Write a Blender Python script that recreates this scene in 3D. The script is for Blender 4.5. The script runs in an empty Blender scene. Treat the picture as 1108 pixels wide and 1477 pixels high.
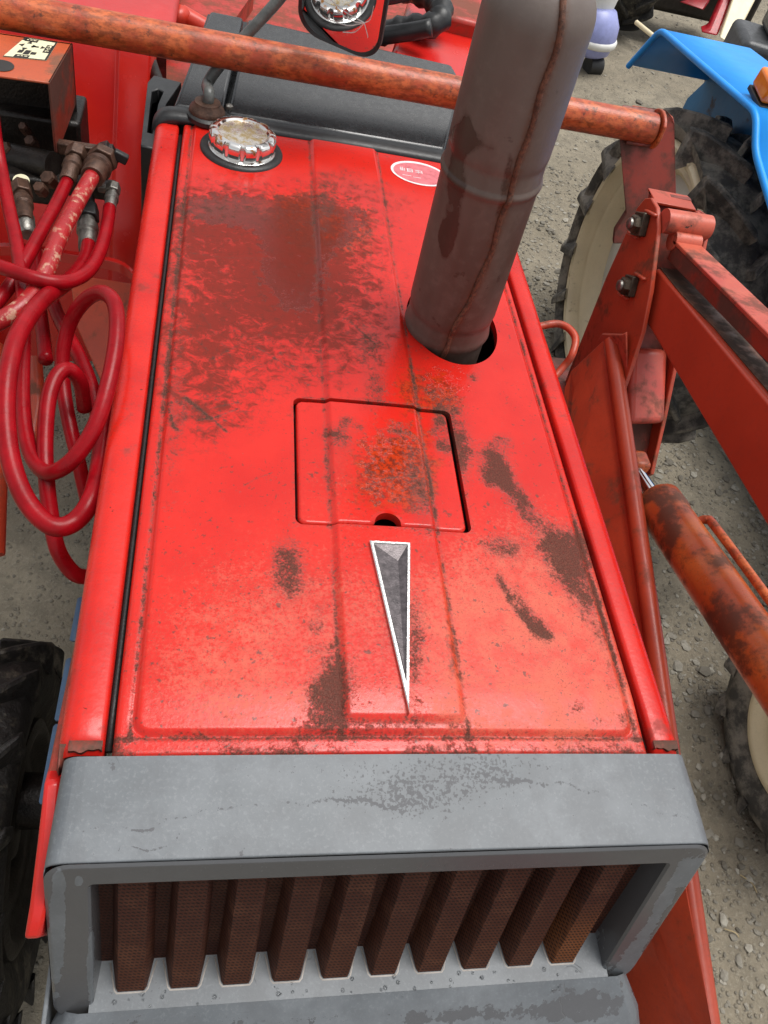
import bpy, bmesh, math, random
import numpy as np
from mathutils import Vector, Matrix

random.seed(7)
rng = np.random.default_rng(7)
S = bpy.context.scene
COL = S.collection
G = -1.12            # ground height; the top of the hood is z = 0

# ------------------------------------------------------------------ camera
F = 1191.6333
RM = np.array([[0.9725419331, -0.0917047699, 0.2138981614],
               [0.0617923068, -0.7843521865, -0.6172303932],
               [0.2243744618, 0.6134997006, -0.7571487424]])
CM = np.array([-0.18015107, -0.26088619, 0.63611649])
cam_d = bpy.data.cameras.new('camera')
cam = bpy.data.objects.new('camera', cam_d)
COL.objects.link(cam)
S.camera = cam
cam_d.sensor_fit = 'HORIZONTAL'
cam_d.sensor_width = 36.0
cam_d.lens = 36.0 * F / 1108.0
cam_d.clip_start = 0.02
cam_d.clip_end = 400
m = Matrix.Identity(4)
for i in range(3):
    m[i][0] = RM[0][i]
    m[i][1] = -RM[1][i]
    m[i][2] = -RM[2][i]
    m[i][3] = CM[i]
cam.matrix_world = m
S.render.resolution_x = 768
S.render.resolution_y = 1024

# ------------------------------------------------------------------ light
SUN_EL, SUN_AZ = math.radians(74), math.radians(75)
w = bpy.data.worlds.new('World')
S.world = w
w.use_nodes = True
nt = w.node_tree
nt.nodes.clear()
sky = nt.nodes.new('ShaderNodeTexSky')
sky.sky_type = 'NISHITA'
sky.sun_disc = False
sky.sun_elevation = SUN_EL
sky.sun_rotation = SUN_AZ
sky.dust_density = 3.0
sky.air_density = 1.0
hs = nt.nodes.new('ShaderNodeHueSaturation')
hs.inputs['Saturation'].default_value = 0.12      # overcast: a nearly colourless sky
bg = nt.nodes.new('ShaderNodeBackground')
bg.inputs['Strength'].default_value = 0.12
out = nt.nodes.new('ShaderNodeOutputWorld')
nt.links.new(sky.outputs[0], hs.inputs['Color'])
nt.links.new(hs.outputs[0], bg.inputs['Color'])
nt.links.new(bg.outputs[0], out.inputs['Surface'])
sd = bpy.data.lights.new('sun', 'SUN')
sd.energy = 1.5
sd.angle = math.radians(35)
sd.color = (1.0, 0.97, 0.92)
sun = bpy.data.objects.new('sun', sd)
COL.objects.link(sun)
sdir = Vector((math.sin(SUN_AZ) * math.cos(SUN_EL), math.cos(SUN_AZ) * math.cos(SUN_EL), math.sin(SUN_EL)))
sun.rotation_euler = sdir.to_track_quat('Z', 'Y').to_euler()
S.view_settings.view_transform = 'Standard'
S.view_settings.look = 'None'
S.view_settings.gamma = 1.0
S.view_settings.use_curve_mapping = False
S.view_settings.exposure = 0.66


# ------------------------------------------------------------------ maths
def ray(u, v):
    return RM.T @ np.array([(u - 554) / F, (v - 738.5) / F, 1.0])


def at(u, v, ax, val):
    """the point of the surveyed plane (axis = val) seen at a photo position"""
    r = ray(u, v)
    t = (val - CM[ax]) / r[ax]
    return Vector((CM + r * t).tolist())


def dep(u, v, D):
    return Vector((CM + ray(u, v) * D).tolist())


def project(P):
    q = (P - CM) @ RM.T
    return q[:, 0] / q[:, 2] * F + 554, q[:, 1] / q[:, 2] * F + 738.5


def sstep(a, b, x):
    t = np.clip((x - a) / (b - a), 0, 1)
    return t * t * (3 - 2 * t)


# ------------------------------------------------------------------ objects
def thing(name, label, cat, loc=(0, 0, 0), group=None):
    o = bpy.data.objects.new(name, None)
    o.empty_display_size = 0.1
    COL.objects.link(o)
    o.location = loc
    o['label'] = label
    o['category'] = cat
    if group:
        o['group'] = group
    o['_w'] = list(loc)
    return o


def wloc(o):
    p = Vector((0, 0, 0))
    while o is not None:
        p += o.location
        o = o.parent
    return p


def obj(name, me, mats, parent=None, label=None, smooth=None, bevel=0, seg=2, solid=0, wn=False):
    """mesh given in world coordinates -> one object, parented in place"""
    o = bpy.data.objects.new(name, me)
    COL.objects.link(o)
    if not isinstance(mats, (list, tuple)):
        mats = [mats]
    for a in mats:
        if a is not None and len(me.materials) < len(mats):
            me.materials.append(a)
    if smooth is not None:
        me.shade_smooth()
        if smooth < 180:
            me.set_sharp_from_angle(angle=math.radians(smooth))
    if solid:
        md = o.modifiers.new('solid', 'SOLIDIFY')
        md.thickness = solid
        md.offset = -1
    if bevel:
        md = o.modifiers.new('bevel', 'BEVEL')
        md.width = bevel
        md.segments = seg
        md.limit_method = 'ANGLE'
        md.angle_limit = math.radians(35)
        md.harden_normals = False
        if smooth is None:
            me.shade_smooth()
            me.set_sharp_from_angle(angle=math.radians(35))
    if parent is not None:
        o.parent = parent
        o.location = -wloc(parent)
    if label:
        o['label'] = label
    return o


def mesh(name, V, Fc):
    me = bpy.data.meshes.new(name)
    me.from_pydata([tuple(v) for v in V], [], Fc)
    me.validate()
    me.update()
    bm = bmesh.new()
    bm.from_mesh(me)
    bmesh.ops.recalc_face_normals(bm, faces=bm.faces)
    bm.to_mesh(me)
    bm.free()
    return me


class MB:
    """collects shapes for one mesh"""

    def __init__(s):
        s.V = []
        s.F = []

    def add(s, V, Fc):
        n = len(s.V)
        s.V += [tuple(v) for v in V]
        s.F += [tuple(n + i for i in f) for f in Fc]
        return s

    def box(s, c, d, rot=None):
        c = Vector(c)
        V = []
        for x in (-1, 1):
            for y in (-1, 1):
                for z in (-1, 1):
                    p = Vector((x * d[0] / 2, y * d[1] / 2, z * d[2] / 2))
                    if rot is not None:
                        p = rot @ p
                    V.append(c + p)
        return s.add(V, [(0, 1, 3, 2), (4, 6, 7, 5), (0, 4, 5, 1), (2, 3, 7, 6), (0, 2, 6, 4), (1, 5, 7, 3)])

    def prism(s, pts, off):
        """closed 3-D outline pushed along the vector off"""
        n = len(pts)
        pts = [Vector(p) for p in pts]
        off = Vector(off)
        return s.add(pts + [p + off for p in pts],
                     [tuple(range(n))[::-1], tuple(range(n, 2 * n))] + [(i, (i + 1) % n, n + (i + 1) % n, n + i) for i in range(n)])

    def tube(s, pts, r, n=14, cap=True, flat=1.0):
        pts = [Vector(p) for p in pts]
        rs = r if isinstance(r, (list, tuple)) else [r] * len(pts)
        t0 = (pts[1] - pts[0]).normalized()
        up = Vector((0, 0, 1)) if abs(t0.z) < .9 else Vector((1, 0, 0))
        a = t0.cross(up).normalized()
        V, Fc = [], []
        for i, p in enumerate(pts):
            if i == 0:
                t = pts[1] - pts[0]
            elif i == len(pts) - 1:
                t = pts[-1] - pts[-2]
            else:
                t = (pts[i + 1] - pts[i]).normalized() + (pts[i] - pts[i - 1]).normalized()
            t.normalize()
            a = (a - t * a.dot(t)).normalized()
            b = t.cross(a)
            for k in range(n):
                q = 2 * math.pi * k / n
                V.append(p + (a * math.cos(q) + b * math.sin(q) * flat) * rs[i])
        for i in range(len(pts) - 1):
            for k in range(n):
                Fc.append((i * n + k, i * n + (k + 1) % n, (i + 1) * n + (k + 1) % n, (i + 1) * n + k))
        if cap:
            Fc.append(tuple(range(n))[::-1])
            Fc.append(tuple((len(pts) - 1) * n + k for k in range(n)))
        return s.add(V, Fc)

    def lathe(s, c, axis, prof, n=32, cap=True):
        """prof: (height, radius) along axis"""
        axis = Vector(axis).normalized()
        a = axis.orthogonal().normalized()
        b = axis.cross(a)
        c = Vector(c)
        V, Fc = [], []
        for h, r in prof:
            for k in range(n):
                q = 2 * math.pi * k / n
                V.append(c + axis * h + (a * math.cos(q) + b * math.sin(q)) * r)
        for i in range(len(prof) - 1):
            for k in range(n):
                Fc.append((i * n + k, i * n + (k + 1) % n, (i + 1) * n + (k + 1) % n, (i + 1) * n + k))
        if cap:
            Fc.append(tuple(range(n))[::-1])
            Fc.append(tuple((len(prof) - 1) * n + k for k in range(n)))
        return s.add(V, Fc)

    def done(s, name, mat, parent=None, **k):
        return obj(name, mesh(name, s.V, s.F), mat, parent, **k)


def smooth_path(pts, sub=6):
    """Catmull-Rom through the points"""
    P = [Vector(p) for p in pts]
    P = [P[0] * 2 - P[1]] + P + [P[-1] * 2 - P[-2]]
    o = []
    for i in range(1, len(P) - 2):
        for k in range(sub):
            t = k / sub
            a, b, c, d = P[i - 1], P[i], P[i + 1], P[i + 2]
            o.append(0.5 * ((2 * b) + (c - a) * t + (2 * a - 5 * b + 4 * c - d) * t * t + (3 * b - a - 3 * c + d) * t ** 3))
    o.append(P[-2])
    return o


# ------------------------------------------------------------------ materials
class NT:
    def __init__(s, name):
        s.m = bpy.data.materials.new(name)
        s.m.use_nodes = True
        s.t = s.m.node_tree
        s.t.nodes.clear()
        s.out = s.n('ShaderNodeOutputMaterial')
        s.b = s.n('ShaderNodeBsdfPrincipled')
        s.l(s.b.outputs[0], s.out.inputs[0])
        s.co = s.n('ShaderNodeTexCoord').outputs['Object']

    def n(s, ty, **k):
        x = s.t.nodes.new(ty)
        for a, b in k.items():
            setattr(x, a, b)
        return x

    def l(s, a, b):
        s.t.links.new(a, b)

    def put(s, sock, v):
        if hasattr(v, 'default_value') or hasattr(v, 'is_output'):
            s.l(v, sock)
        else:
            if isinstance(v, (tuple, list)) and len(v) == 3 and sock.type == 'RGBA':
                v = (*v, 1)
            sock.default_value = v

    def math(s, op, a, b=0.0, c=None, clamp=False):
        x = s.n('ShaderNodeMath', operation=op, use_clamp=clamp)
        s.put(x.inputs[0], a)
        s.put(x.inputs[1], b)
        if c is not None:
            s.put(x.inputs[2], c)
        return x.outputs[0]

    def noise(s, scale, detail=3, rough=.55, stretch=None, dist=0.0, off=0.0):
        x = s.n('ShaderNodeTexNoise')
        x.inputs['Scale'].default_value = scale
        x.inputs['Detail'].default_value = detail
        x.inputs['Roughness'].default_value = rough
        x.inputs['Distortion'].default_value = dist
        mp = s.n('ShaderNodeMapping')
        s.l(s.co, mp.inputs[0])
        if stretch:
            mp.inputs['Scale'].default_value = stretch
        mp.inputs['Location'].default_value = (off, off * 1.7, off * .6)
        s.l(mp.outputs[0], x.inputs['Vector'])
        return x.outputs['Fac']

    def ramp(s, v, a, b):
        x = s.n('ShaderNodeMapRange')
        x.interpolation_type = 'SMOOTHSTEP'
        s.put(x.inputs[0], v)
        x.inputs[1].default_value = a
        x.inputs[2].default_value = b
        return x.outputs[0]

    def mix(s, f, a, b):
        x = s.n('ShaderNodeMix', data_type='RGBA')
        s.put(x.inputs[0], f)
        s.put(x.inputs[6], a)
        s.put(x.inputs[7], b)
        return x.outputs[2]

    def attr(s, name):
        x = s.n('ShaderNodeAttribute', attribute_name=name)
        return x.outputs['Fac']

    def bump(s, h, dist=.001, strength=1.0):
        x = s.n('ShaderNodeBump')
        x.inputs['Distance'].default_value = dist
        x.inputs['Strength'].default_value = strength
        s.l(h, x.inputs['Height'])
        s.l(x.outputs[0], s.b.inputs['Normal'])
        return x

    def set(s, **k):
        names = dict(col='Base Color', rough='Roughness', metal='Metallic', coat='Coat Weight', coatr='Coat Roughness',
                     spec='Specular IOR Level', trans='Transmission Weight', ior='IOR')
        for a, b in k.items():
            s.put(s.b.inputs[names[a]], b)
        return s.m


def painted(name, col, col2=None, dirt=(.07, .045, .03), amt=.35, rough=.35, chips=.0, scale=1.0, metal=0.0, wear=.3,
            bump=.0006, spec=.5, coat=0.0):
    """aged paint: slow tint change, grime in patches, small chips"""
    t = NT(name)
    c = t.mix(t.ramp(t.noise(9 * scale, 4), .35, .65), col, col2 or tuple(x * .75 for x in col))
    c = t.mix(t.math('MULTIPLY', t.ramp(t.noise(230 * scale, 3, .6, off=3), .5, .7), wear), c, tuple(min(1, x * .5 + .02) for x in col))
    n1 = t.noise(14 * scale, 8, .68, off=1)
    g = t.ramp(n1, .66 - amt * .3, .74 - amt * .2)
    c = t.mix(t.math('MULTIPLY', g, .8), c, dirt)
    ch = t.ramp(t.noise(60 * scale, 4, .6, off=9), .80 - chips * .2, .81 - chips * .2)
    c = t.mix(ch, c, (.05, .022, .012))
    r = t.math('ADD', t.math('MULTIPLY', g, .3), t.math('MULTIPLY', t.noise(40 * scale, 3, off=5), .2))
    r = t.math('ADD', r, rough - .1)
    hgt = t.math('SUBTRACT', t.math('MULTIPLY', t.noise(120 * scale, 3, off=2), .35), t.math('MULTIPLY', ch, .8))
    t.bump(hgt, bump)
    return t.set(col=c, rough=r, metal=metal, spec=spec, coat=coat, coatr=.15)


def plain(name, col, rough=.5, metal=0.0, bump=0.0, var=.25, scale=30, spec=.5):
    t = NT(name)
    c = t.mix(t.ramp(t.noise(scale, 5, .65), .3, .7), tuple(x * (1 - var) for x in col), tuple(min(1, x * (1 + var)) for x in col))
    r = t.math('ADD', t.math('MULTIPLY', t.noise(scale * 2, 3, off=4), .2), rough - .1)
    if bump:
        t.bump(t.noise(scale * 5, 4, off=7), bump)
    return t.set(col=c, rough=r, metal=metal, spec=spec)


RED = (.60, .018, .010)


def hood_red():
    t = NT('weathered_red_hood_paint')
    gA, rA, fA, sA, wA = (t.attr(x) for x in ('grime', 'rust', 'fade', 'speck', 'wet'))
    fine = t.noise(420, 4, .7)
    fine2 = t.noise(900, 2, .6, off=8)
    mid = t.noise(75, 7, .72, off=2)
    big = t.noise(12, 5, .6, off=5)
    wm_ = t.ramp(t.math('ADD', wA, t.math('MULTIPLY', t.math('SUBTRACT', mid, .5), 2.0)), .48, .66)
    # scratchy fibres
    ad = t.n('ShaderNodeVectorMath', operation='ADD')
    nn = t.n('ShaderNodeTexNoise')
    nn.inputs['Scale'].default_value = 55
    nn.inputs['Detail'].default_value = 6
    t.l(t.co, nn.inputs['Vector'])
    sc = t.n('ShaderNodeVectorMath', operation='SCALE')
    sc.inputs['Scale'].default_value = .035
    t.l(nn.outputs['Color'], sc.inputs[0])
    t.l(t.co, ad.inputs[0])
    t.l(sc.outputs[0], ad.inputs[1])
    vo = t.n('ShaderNodeTexVoronoi', feature='DISTANCE_TO_EDGE')
    vo.inputs['Scale'].default_value = 95
    t.l(ad.outputs[0], vo.inputs['Vector'])
    web = t.math('SUBTRACT', 1, t.ramp(vo.outputs['Distance'], .02, .16))
    wv = t.noise(48, 9, .78, stretch=(1, 1.1, 1), dist=.45, off=11)
    c = t.mix(t.ramp(big, .3, .7), RED, (.52, .013, .008))
    # chalky fading, mottled
    fm = t.math('MULTIPLY', t.ramp(t.math('ADD', t.math('MULTIPLY', t.noise(240, 5, .75, off=91), .95), t.math('MULTIPLY', fA, .30)), .56, .82), .75, clamp=True)
    fm = t.math('MULTIPLY', fm, t.ramp(fA, .0, 1.1))
    fm = t.math('MULTIPLY', fm, t.math('ADD', .45, t.ramp(t.noise(30, 6, .7, off=61), .35, .65)), clamp=True)
    c = t.mix(t.math('MULTIPLY', fm, .55), c, (.62, .155, .085))
    fm2 = t.math('MULTIPLY', t.ramp(t.noise(600, 3, .7, off=21), .50, .64), t.ramp(fA, .1, .9))
    c = t.mix(t.math('MULTIPLY', fm2, .55), c, (.27, .045, .022))
    # rust, and the stack's reflection put into the colour on the hatch
    rm = t.ramp(t.math('ADD', rA, t.math('MULTIPLY', t.math('SUBTRACT', mid, .5), 2.4)), .30, .85)
    rc = t.mix(t.ramp(t.noise(210, 5, .7, off=33), .42, .60), (.44, .038, .006), (.085, .022, .010))
    c = t.mix(t.math('MULTIPLY', rm, .8), c, rc)
    # fibrous film of grime
    fb = t.math('MULTIPLY', t.ramp(t.math('ADD', sA, t.math('MULTIPLY', t.math('SUBTRACT', wv, .5), 3.4)), .46, 1.02), .80)
    c = t.mix(t.math('MULTIPLY', t.math('MULTIPLY', web, t.ramp(sA, .1, .6)), t.math('MULTIPLY', t.ramp(mid, .42, .62), .6)), c, (.12, .022, .012))
    c = t.mix(fb, c, (.11, .020, .012))
    c = t.mix(t.math('MULTIPLY', t.math('MULTIPLY', wm_, t.ramp(sA, .02, .25)), .62), c, (.12, .010, .004))
    c = t.mix(t.math('MULTIPLY', t.ramp(gA, .04, .75), t.math('MULTIPLY', t.ramp(fine, .3, .62), .62)), c, (.13, .045, .034))
    # grime patches and specks
    gm = t.ramp(t.math('ADD', gA, t.math('ADD', t.math('MULTIPLY', t.math('SUBTRACT', mid, .5), 2.3),
                                         t.math('MULTIPLY', t.math('SUBTRACT', fine, .5), 1.5))), .30, .90)
    gc = t.mix(t.ramp(fine2, .35, .65), (.105, .050, .036), (.040, .018, .013))
    c = t.mix(t.math('MULTIPLY', gm, .88), c, gc)
    spk = t.math('MULTIPLY', t.ramp(t.noise(150, 4, .6, off=31), .62, .68), t.ramp(t.math('ADD', big, t.math('MULTIPLY', fA, .3)), .42, .62))
    c = t.mix(t.math('MULTIPLY', spk, .75), c, (.10, .035, .025))
    sp2 = t.math('MULTIPLY', t.ramp(t.noise(330, 2, .5, off=81), .66, .71), t.ramp(t.noise(16, 4, off=82), .42, .6))
    c = t.mix(t.math('MULTIPLY', sp2, .7), c, (.13, .03, .02))
    dull = t.math('MAXIMUM', gm, t.math('MULTIPLY', fb, .9))
    r = t.math('ADD', .20, t.math('MULTIPLY', t.math('MAXIMUM', dull, fm), .34))
    r = t.math('ADD', r, t.math('MULTIPLY', t.math('SUBTRACT', t.noise(25, 4, off=40), .5), .12))
    r = t.math('SUBTRACT', r, t.math('MULTIPLY', wm_, .24))
    r = t.math('MAXIMUM', r, .07)
    h = t.math('ADD', t.math('MULTIPLY', fine, .35), t.math('MULTIPLY', gm, .5))
    h = t.math('ADD', h, t.math('MULTIPLY', t.noise(190, 2, .5, off=55), .5))
    h = t.math('ADD', h, t.math('MULTIPLY', wm_, .7))
    t.bump(h, .00035, .9)
    return t.set(col=c, rough=r, spec=t.math('SUBTRACT', .40, t.math('MULTIPLY', t.math('MAXIMUM', gm, t.math('MULTIPLY', fb, t.math('SUBTRACT', 1, wm_))), .32)))


def cowl_grey():
    t = NT('bleached_grey_plastic')
    dA, kA = t.attr('damp_shade'), t.attr('stain')
    mid = t.noise(48, 8, .68, off=2)
    fine = t.noise(330, 4, .65, off=3)
    big = t.noise(10, 5, .6, off=5)
    c = t.mix(t.ramp(big, .3, .7), (.100, .111, .121), (.148, .161, .173))
    c = t.mix(t.math('MULTIPLY', t.ramp(fine, .5, .7), .35), c, (.22, .233, .245))
    # bleached film gone or damp, and shade painted over the front frame
    c = t.mix(t.math('MULTIPLY', t.ramp(t.noise(26, 7, .7, off=14), .42, .62), .5), c, (.092, .098, .106))
    dm = t.ramp(t.math('ADD', dA, t.math('MULTIPLY', t.math('SUBTRACT', mid, .5), 2.0)), .50, .56)
    c = t.mix(t.math('MULTIPLY', dm, .85), c, (.075, .075, .078))
    sm = t.ramp(t.math('ADD', kA, t.math('ADD', t.math('MULTIPLY', t.math('SUBTRACT', fine, .5), 2.8),
                                         t.math('MULTIPLY', t.math('SUBTRACT', mid, .5), 1.0))),   .60, .74)
    c = t.mix(t.math('MULTIPLY', sm, .7), c, (.055, .053, .058))
    vn = t.n('ShaderNodeTexVoronoi', feature='DISTANCE_TO_EDGE')
    vn.inputs['Scale'].default_value = 7
    mp = t.n('ShaderNodeMapping')
    ad = t.n('ShaderNodeVectorMath', operation='ADD')
    nn = t.n('ShaderNodeTexNoise')
    nn.inputs['Scale'].default_value = 22
    t.l(t.co, nn.inputs['Vector'])
    sc = t.n('ShaderNodeVectorMath', operation='SCALE')
    sc.inputs['Scale'].default_value = .12
    t.l(nn.outputs['Color'], sc.inputs[0])
    t.l(t.co, ad.inputs[0])
    t.l(sc.outputs[0], ad.inputs[1])
    t.l(ad.outputs[0], vn.inputs['Vector'])
    crk = t.math('SUBTRACT', 1.0, t.ramp(vn.outputs['Distance'], .0, .007))
    crk = t.math('MULTIPLY', crk, t.ramp(t.noise(9, 3, off=71), .60, .66))
    c = t.mix(t.math('MULTIPLY', crk, .6), c, (.10, .10, .10))
    r = t.math('SUBTRACT', .46, t.math('MULTIPLY', dm, .22))
    r = t.math('ADD', r, t.math('MULTIPLY', sm, .1))
    t.bump(t.math('SUBTRACT', t.math('MULTIPLY', fine, .4), t.math('MULTIPLY', crk, .8)), .0004, .7)
    return t.set(col=c, rough=r, spec=.45)


def mesh_brown():
    """brown perforated sheet of the grille: rows of small holes"""
    t = NT('brown_perforated_mesh')
    sx = t.n('ShaderNodeSeparateXYZ')
    t.l(t.co, sx.inputs[0])
    k = 2 * math.pi / .0040
    a = t.math('SINE', t.math('MULTIPLY', sx.outputs[2], k * .9))
    xx = t.math('ADD', sx.outputs[0], t.math('MULTIPLY', sx.outputs[1], 1.0))
    b = t.math('SINE', t.math('ADD', t.math('MULTIPLY', xx, k * 1.1), t.math('MULTIPLY', sx.outputs[2], k * .45)))
    p = t.math('MULTIPLY', t.math('ADD', a, 1), t.math('ADD', b, 1))
    hole = t.ramp(p, .9, 1.9)
    dust = t.ramp(t.noise(35, 6, .7, off=3), .45, .7)
    c = t.mix(dust, (.055, .017, .011), (.090, .034, .020))
    c = t.mix(t.math('MULTIPLY', t.attr('stain'), .9), c, (.26, .09, .025))
    c = t.mix(t.math('MULTIPLY', hole, .85), c, (.012, .007, .006))
    t.bump(t.math('SUBTRACT', 1, hole), .0009, .9)
    return t.set(col=c, rough=.6, spec=.18)


def rusty_tube():
    t = NT('rusty_orange_tube_paint')
    n1 = t.noise(24, 8, .7, off=1)
    n2 = t.noise(140, 5, .7, off=4, stretch=(.5, 1, 1))
    c = t.mix(t.ramp(n1, .38, .62), (.58, .13, .034), (.38, .052, .018))
    c = t.mix(t.math('MULTIPLY', t.ramp(n2, .42, .66), .85), c, (.20, .040, .008))
    c = t.mix(t.math('MULTIPLY', t.ramp(t.noise(55, 8, .75, off=9), .55, .67), .85), c, (.055, .022, .012))
    c = t.mix(t.math('MULTIPLY', t.ramp(t.noise(20, 9, .75, off=15), .68, .73), .6), c, (.62, .34, .14))
    t.bump(t.math('ADD', n2, t.math('MULTIPLY', n1, .6)), .0007, .8)
    return t.set(col=c, rough=t.math('ADD', .26, t.math('MULTIPLY', n2, .25)), spec=.5)


def stack_brown():
    t = NT('brown_heat_tarnished_steel')
    n1 = t.noise(7, 4, .5, stretch=(2.2, 2.2, .5), off=1)
    n2 = t.noise(60, 6, .65, off=2)
    c = t.mix(t.ramp(n1, .35, .65), (.080, .050, .039), (.125, .090, .075))
    c = t.mix(t.math('MULTIPLY', t.ramp(n2, .45, .75), .3), c, (.20, .155, .13))
    c = t.mix(t.math('MULTIPLY', t.ramp(t.noise(42, 7, .6, off=8), .66, .69), .6), c, (.05, .025, .018))
    top = t.n('ShaderNodeSeparateXYZ')
    t.l(t.co, top.inputs[0])
    c = t.mix(t.math('MULTIPLY', t.ramp(top.outputs[2], .12, .42), .45), c, (.17, .15, .14))
    wet = t.attr('wet')
    wm = t.ramp(t.math('ADD', wet, t.math('MULTIPLY', t.math('SUBTRACT', t.noise(38, 6, .6, off=30), .5), 1.2)),   .42, .66)
    c = t.mix(t.math('MULTIPLY', wm, .72), c, (.042, .018, .013))
    rs = t.attr('rust')
    c = t.mix(t.math('MULTIPLY', rs, t.ramp(t.noise(150, 4, .7, off=12), .3, .6)), c, (.13, .045, .02))
    t.bump(t.math('ADD', t.math('MULTIPLY', t.noise(300, 3, off=7), .5), n2), .0004, .6)
    return t.set(col=c, rough=t.math('SUBTRACT', .44, t.math('MULTIPLY', wm, .2)), metal=.05, spec=.32)


def ground_mat():
    t = NT('damp_gravel_and_earth')
    n1 = t.noise(1.3, 6, .6)
    n2 = t.noise(16, 8, .7, off=2)
    n3 = t.noise(120, 4, .7, off=3)
    n4 = t.noise(3.5, 7, .7, off=17)
    c = t.mix(t.ramp(n1, .35, .65), (.225, .192, .138), (.30, .262, .195))
    c = t.mix(t.math('MULTIPLY', t.ramp(n2, .42, .62), .55), c, (.135, .118, .088))
    c = t.mix(t.math('MULTIPLY', t.ramp(n3, .52, .68), .5), c, (.38, .35, .28))
    v = t.n('ShaderNodeTexVoronoi')
    v.inputs['Scale'].default_value = 70
    t.l(t.co, v.inputs['Vector'])
    peb = t.math('MULTIPLY', t.math('SUBTRACT', 1, t.ramp(v.outputs['Distance'], .1, .42)), t.ramp(t.noise(20, 4, off=12), .42, .55))
    c = t.mix(t.math('MULTIPLY', peb, .45), c, (.25, .235, .20))
    c = t.mix(.25, c, (.25, .22, .17))
    c = t.mix(t.math('MULTIPLY', t.ramp(n4, .52, .66), .5), c, (.10, .088, .068))
    t.bump(t.math('ADD', t.math('ADD', n2, t.math('MULTIPLY', n3, .4)), t.math('MULTIPLY', peb, .6)), .012, .9)
    return t.set(col=c, rough=.85, spec=.25)


def stone_mat():
    t = NT('grey_stone')
    oi = t.n('ShaderNodeAttribute', attribute_name='tone')
    c = t.mix(oi.outputs['Fac'], (.14, .125, .10), (.36, .335, .28))
    c = t.mix(t.math('MULTIPLY', t.ramp(t.noise(90, 4), .4, .7), .5), c, (.16, .145, .115))
    return t.set(col=c, rough=.8, spec=.3)


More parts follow.
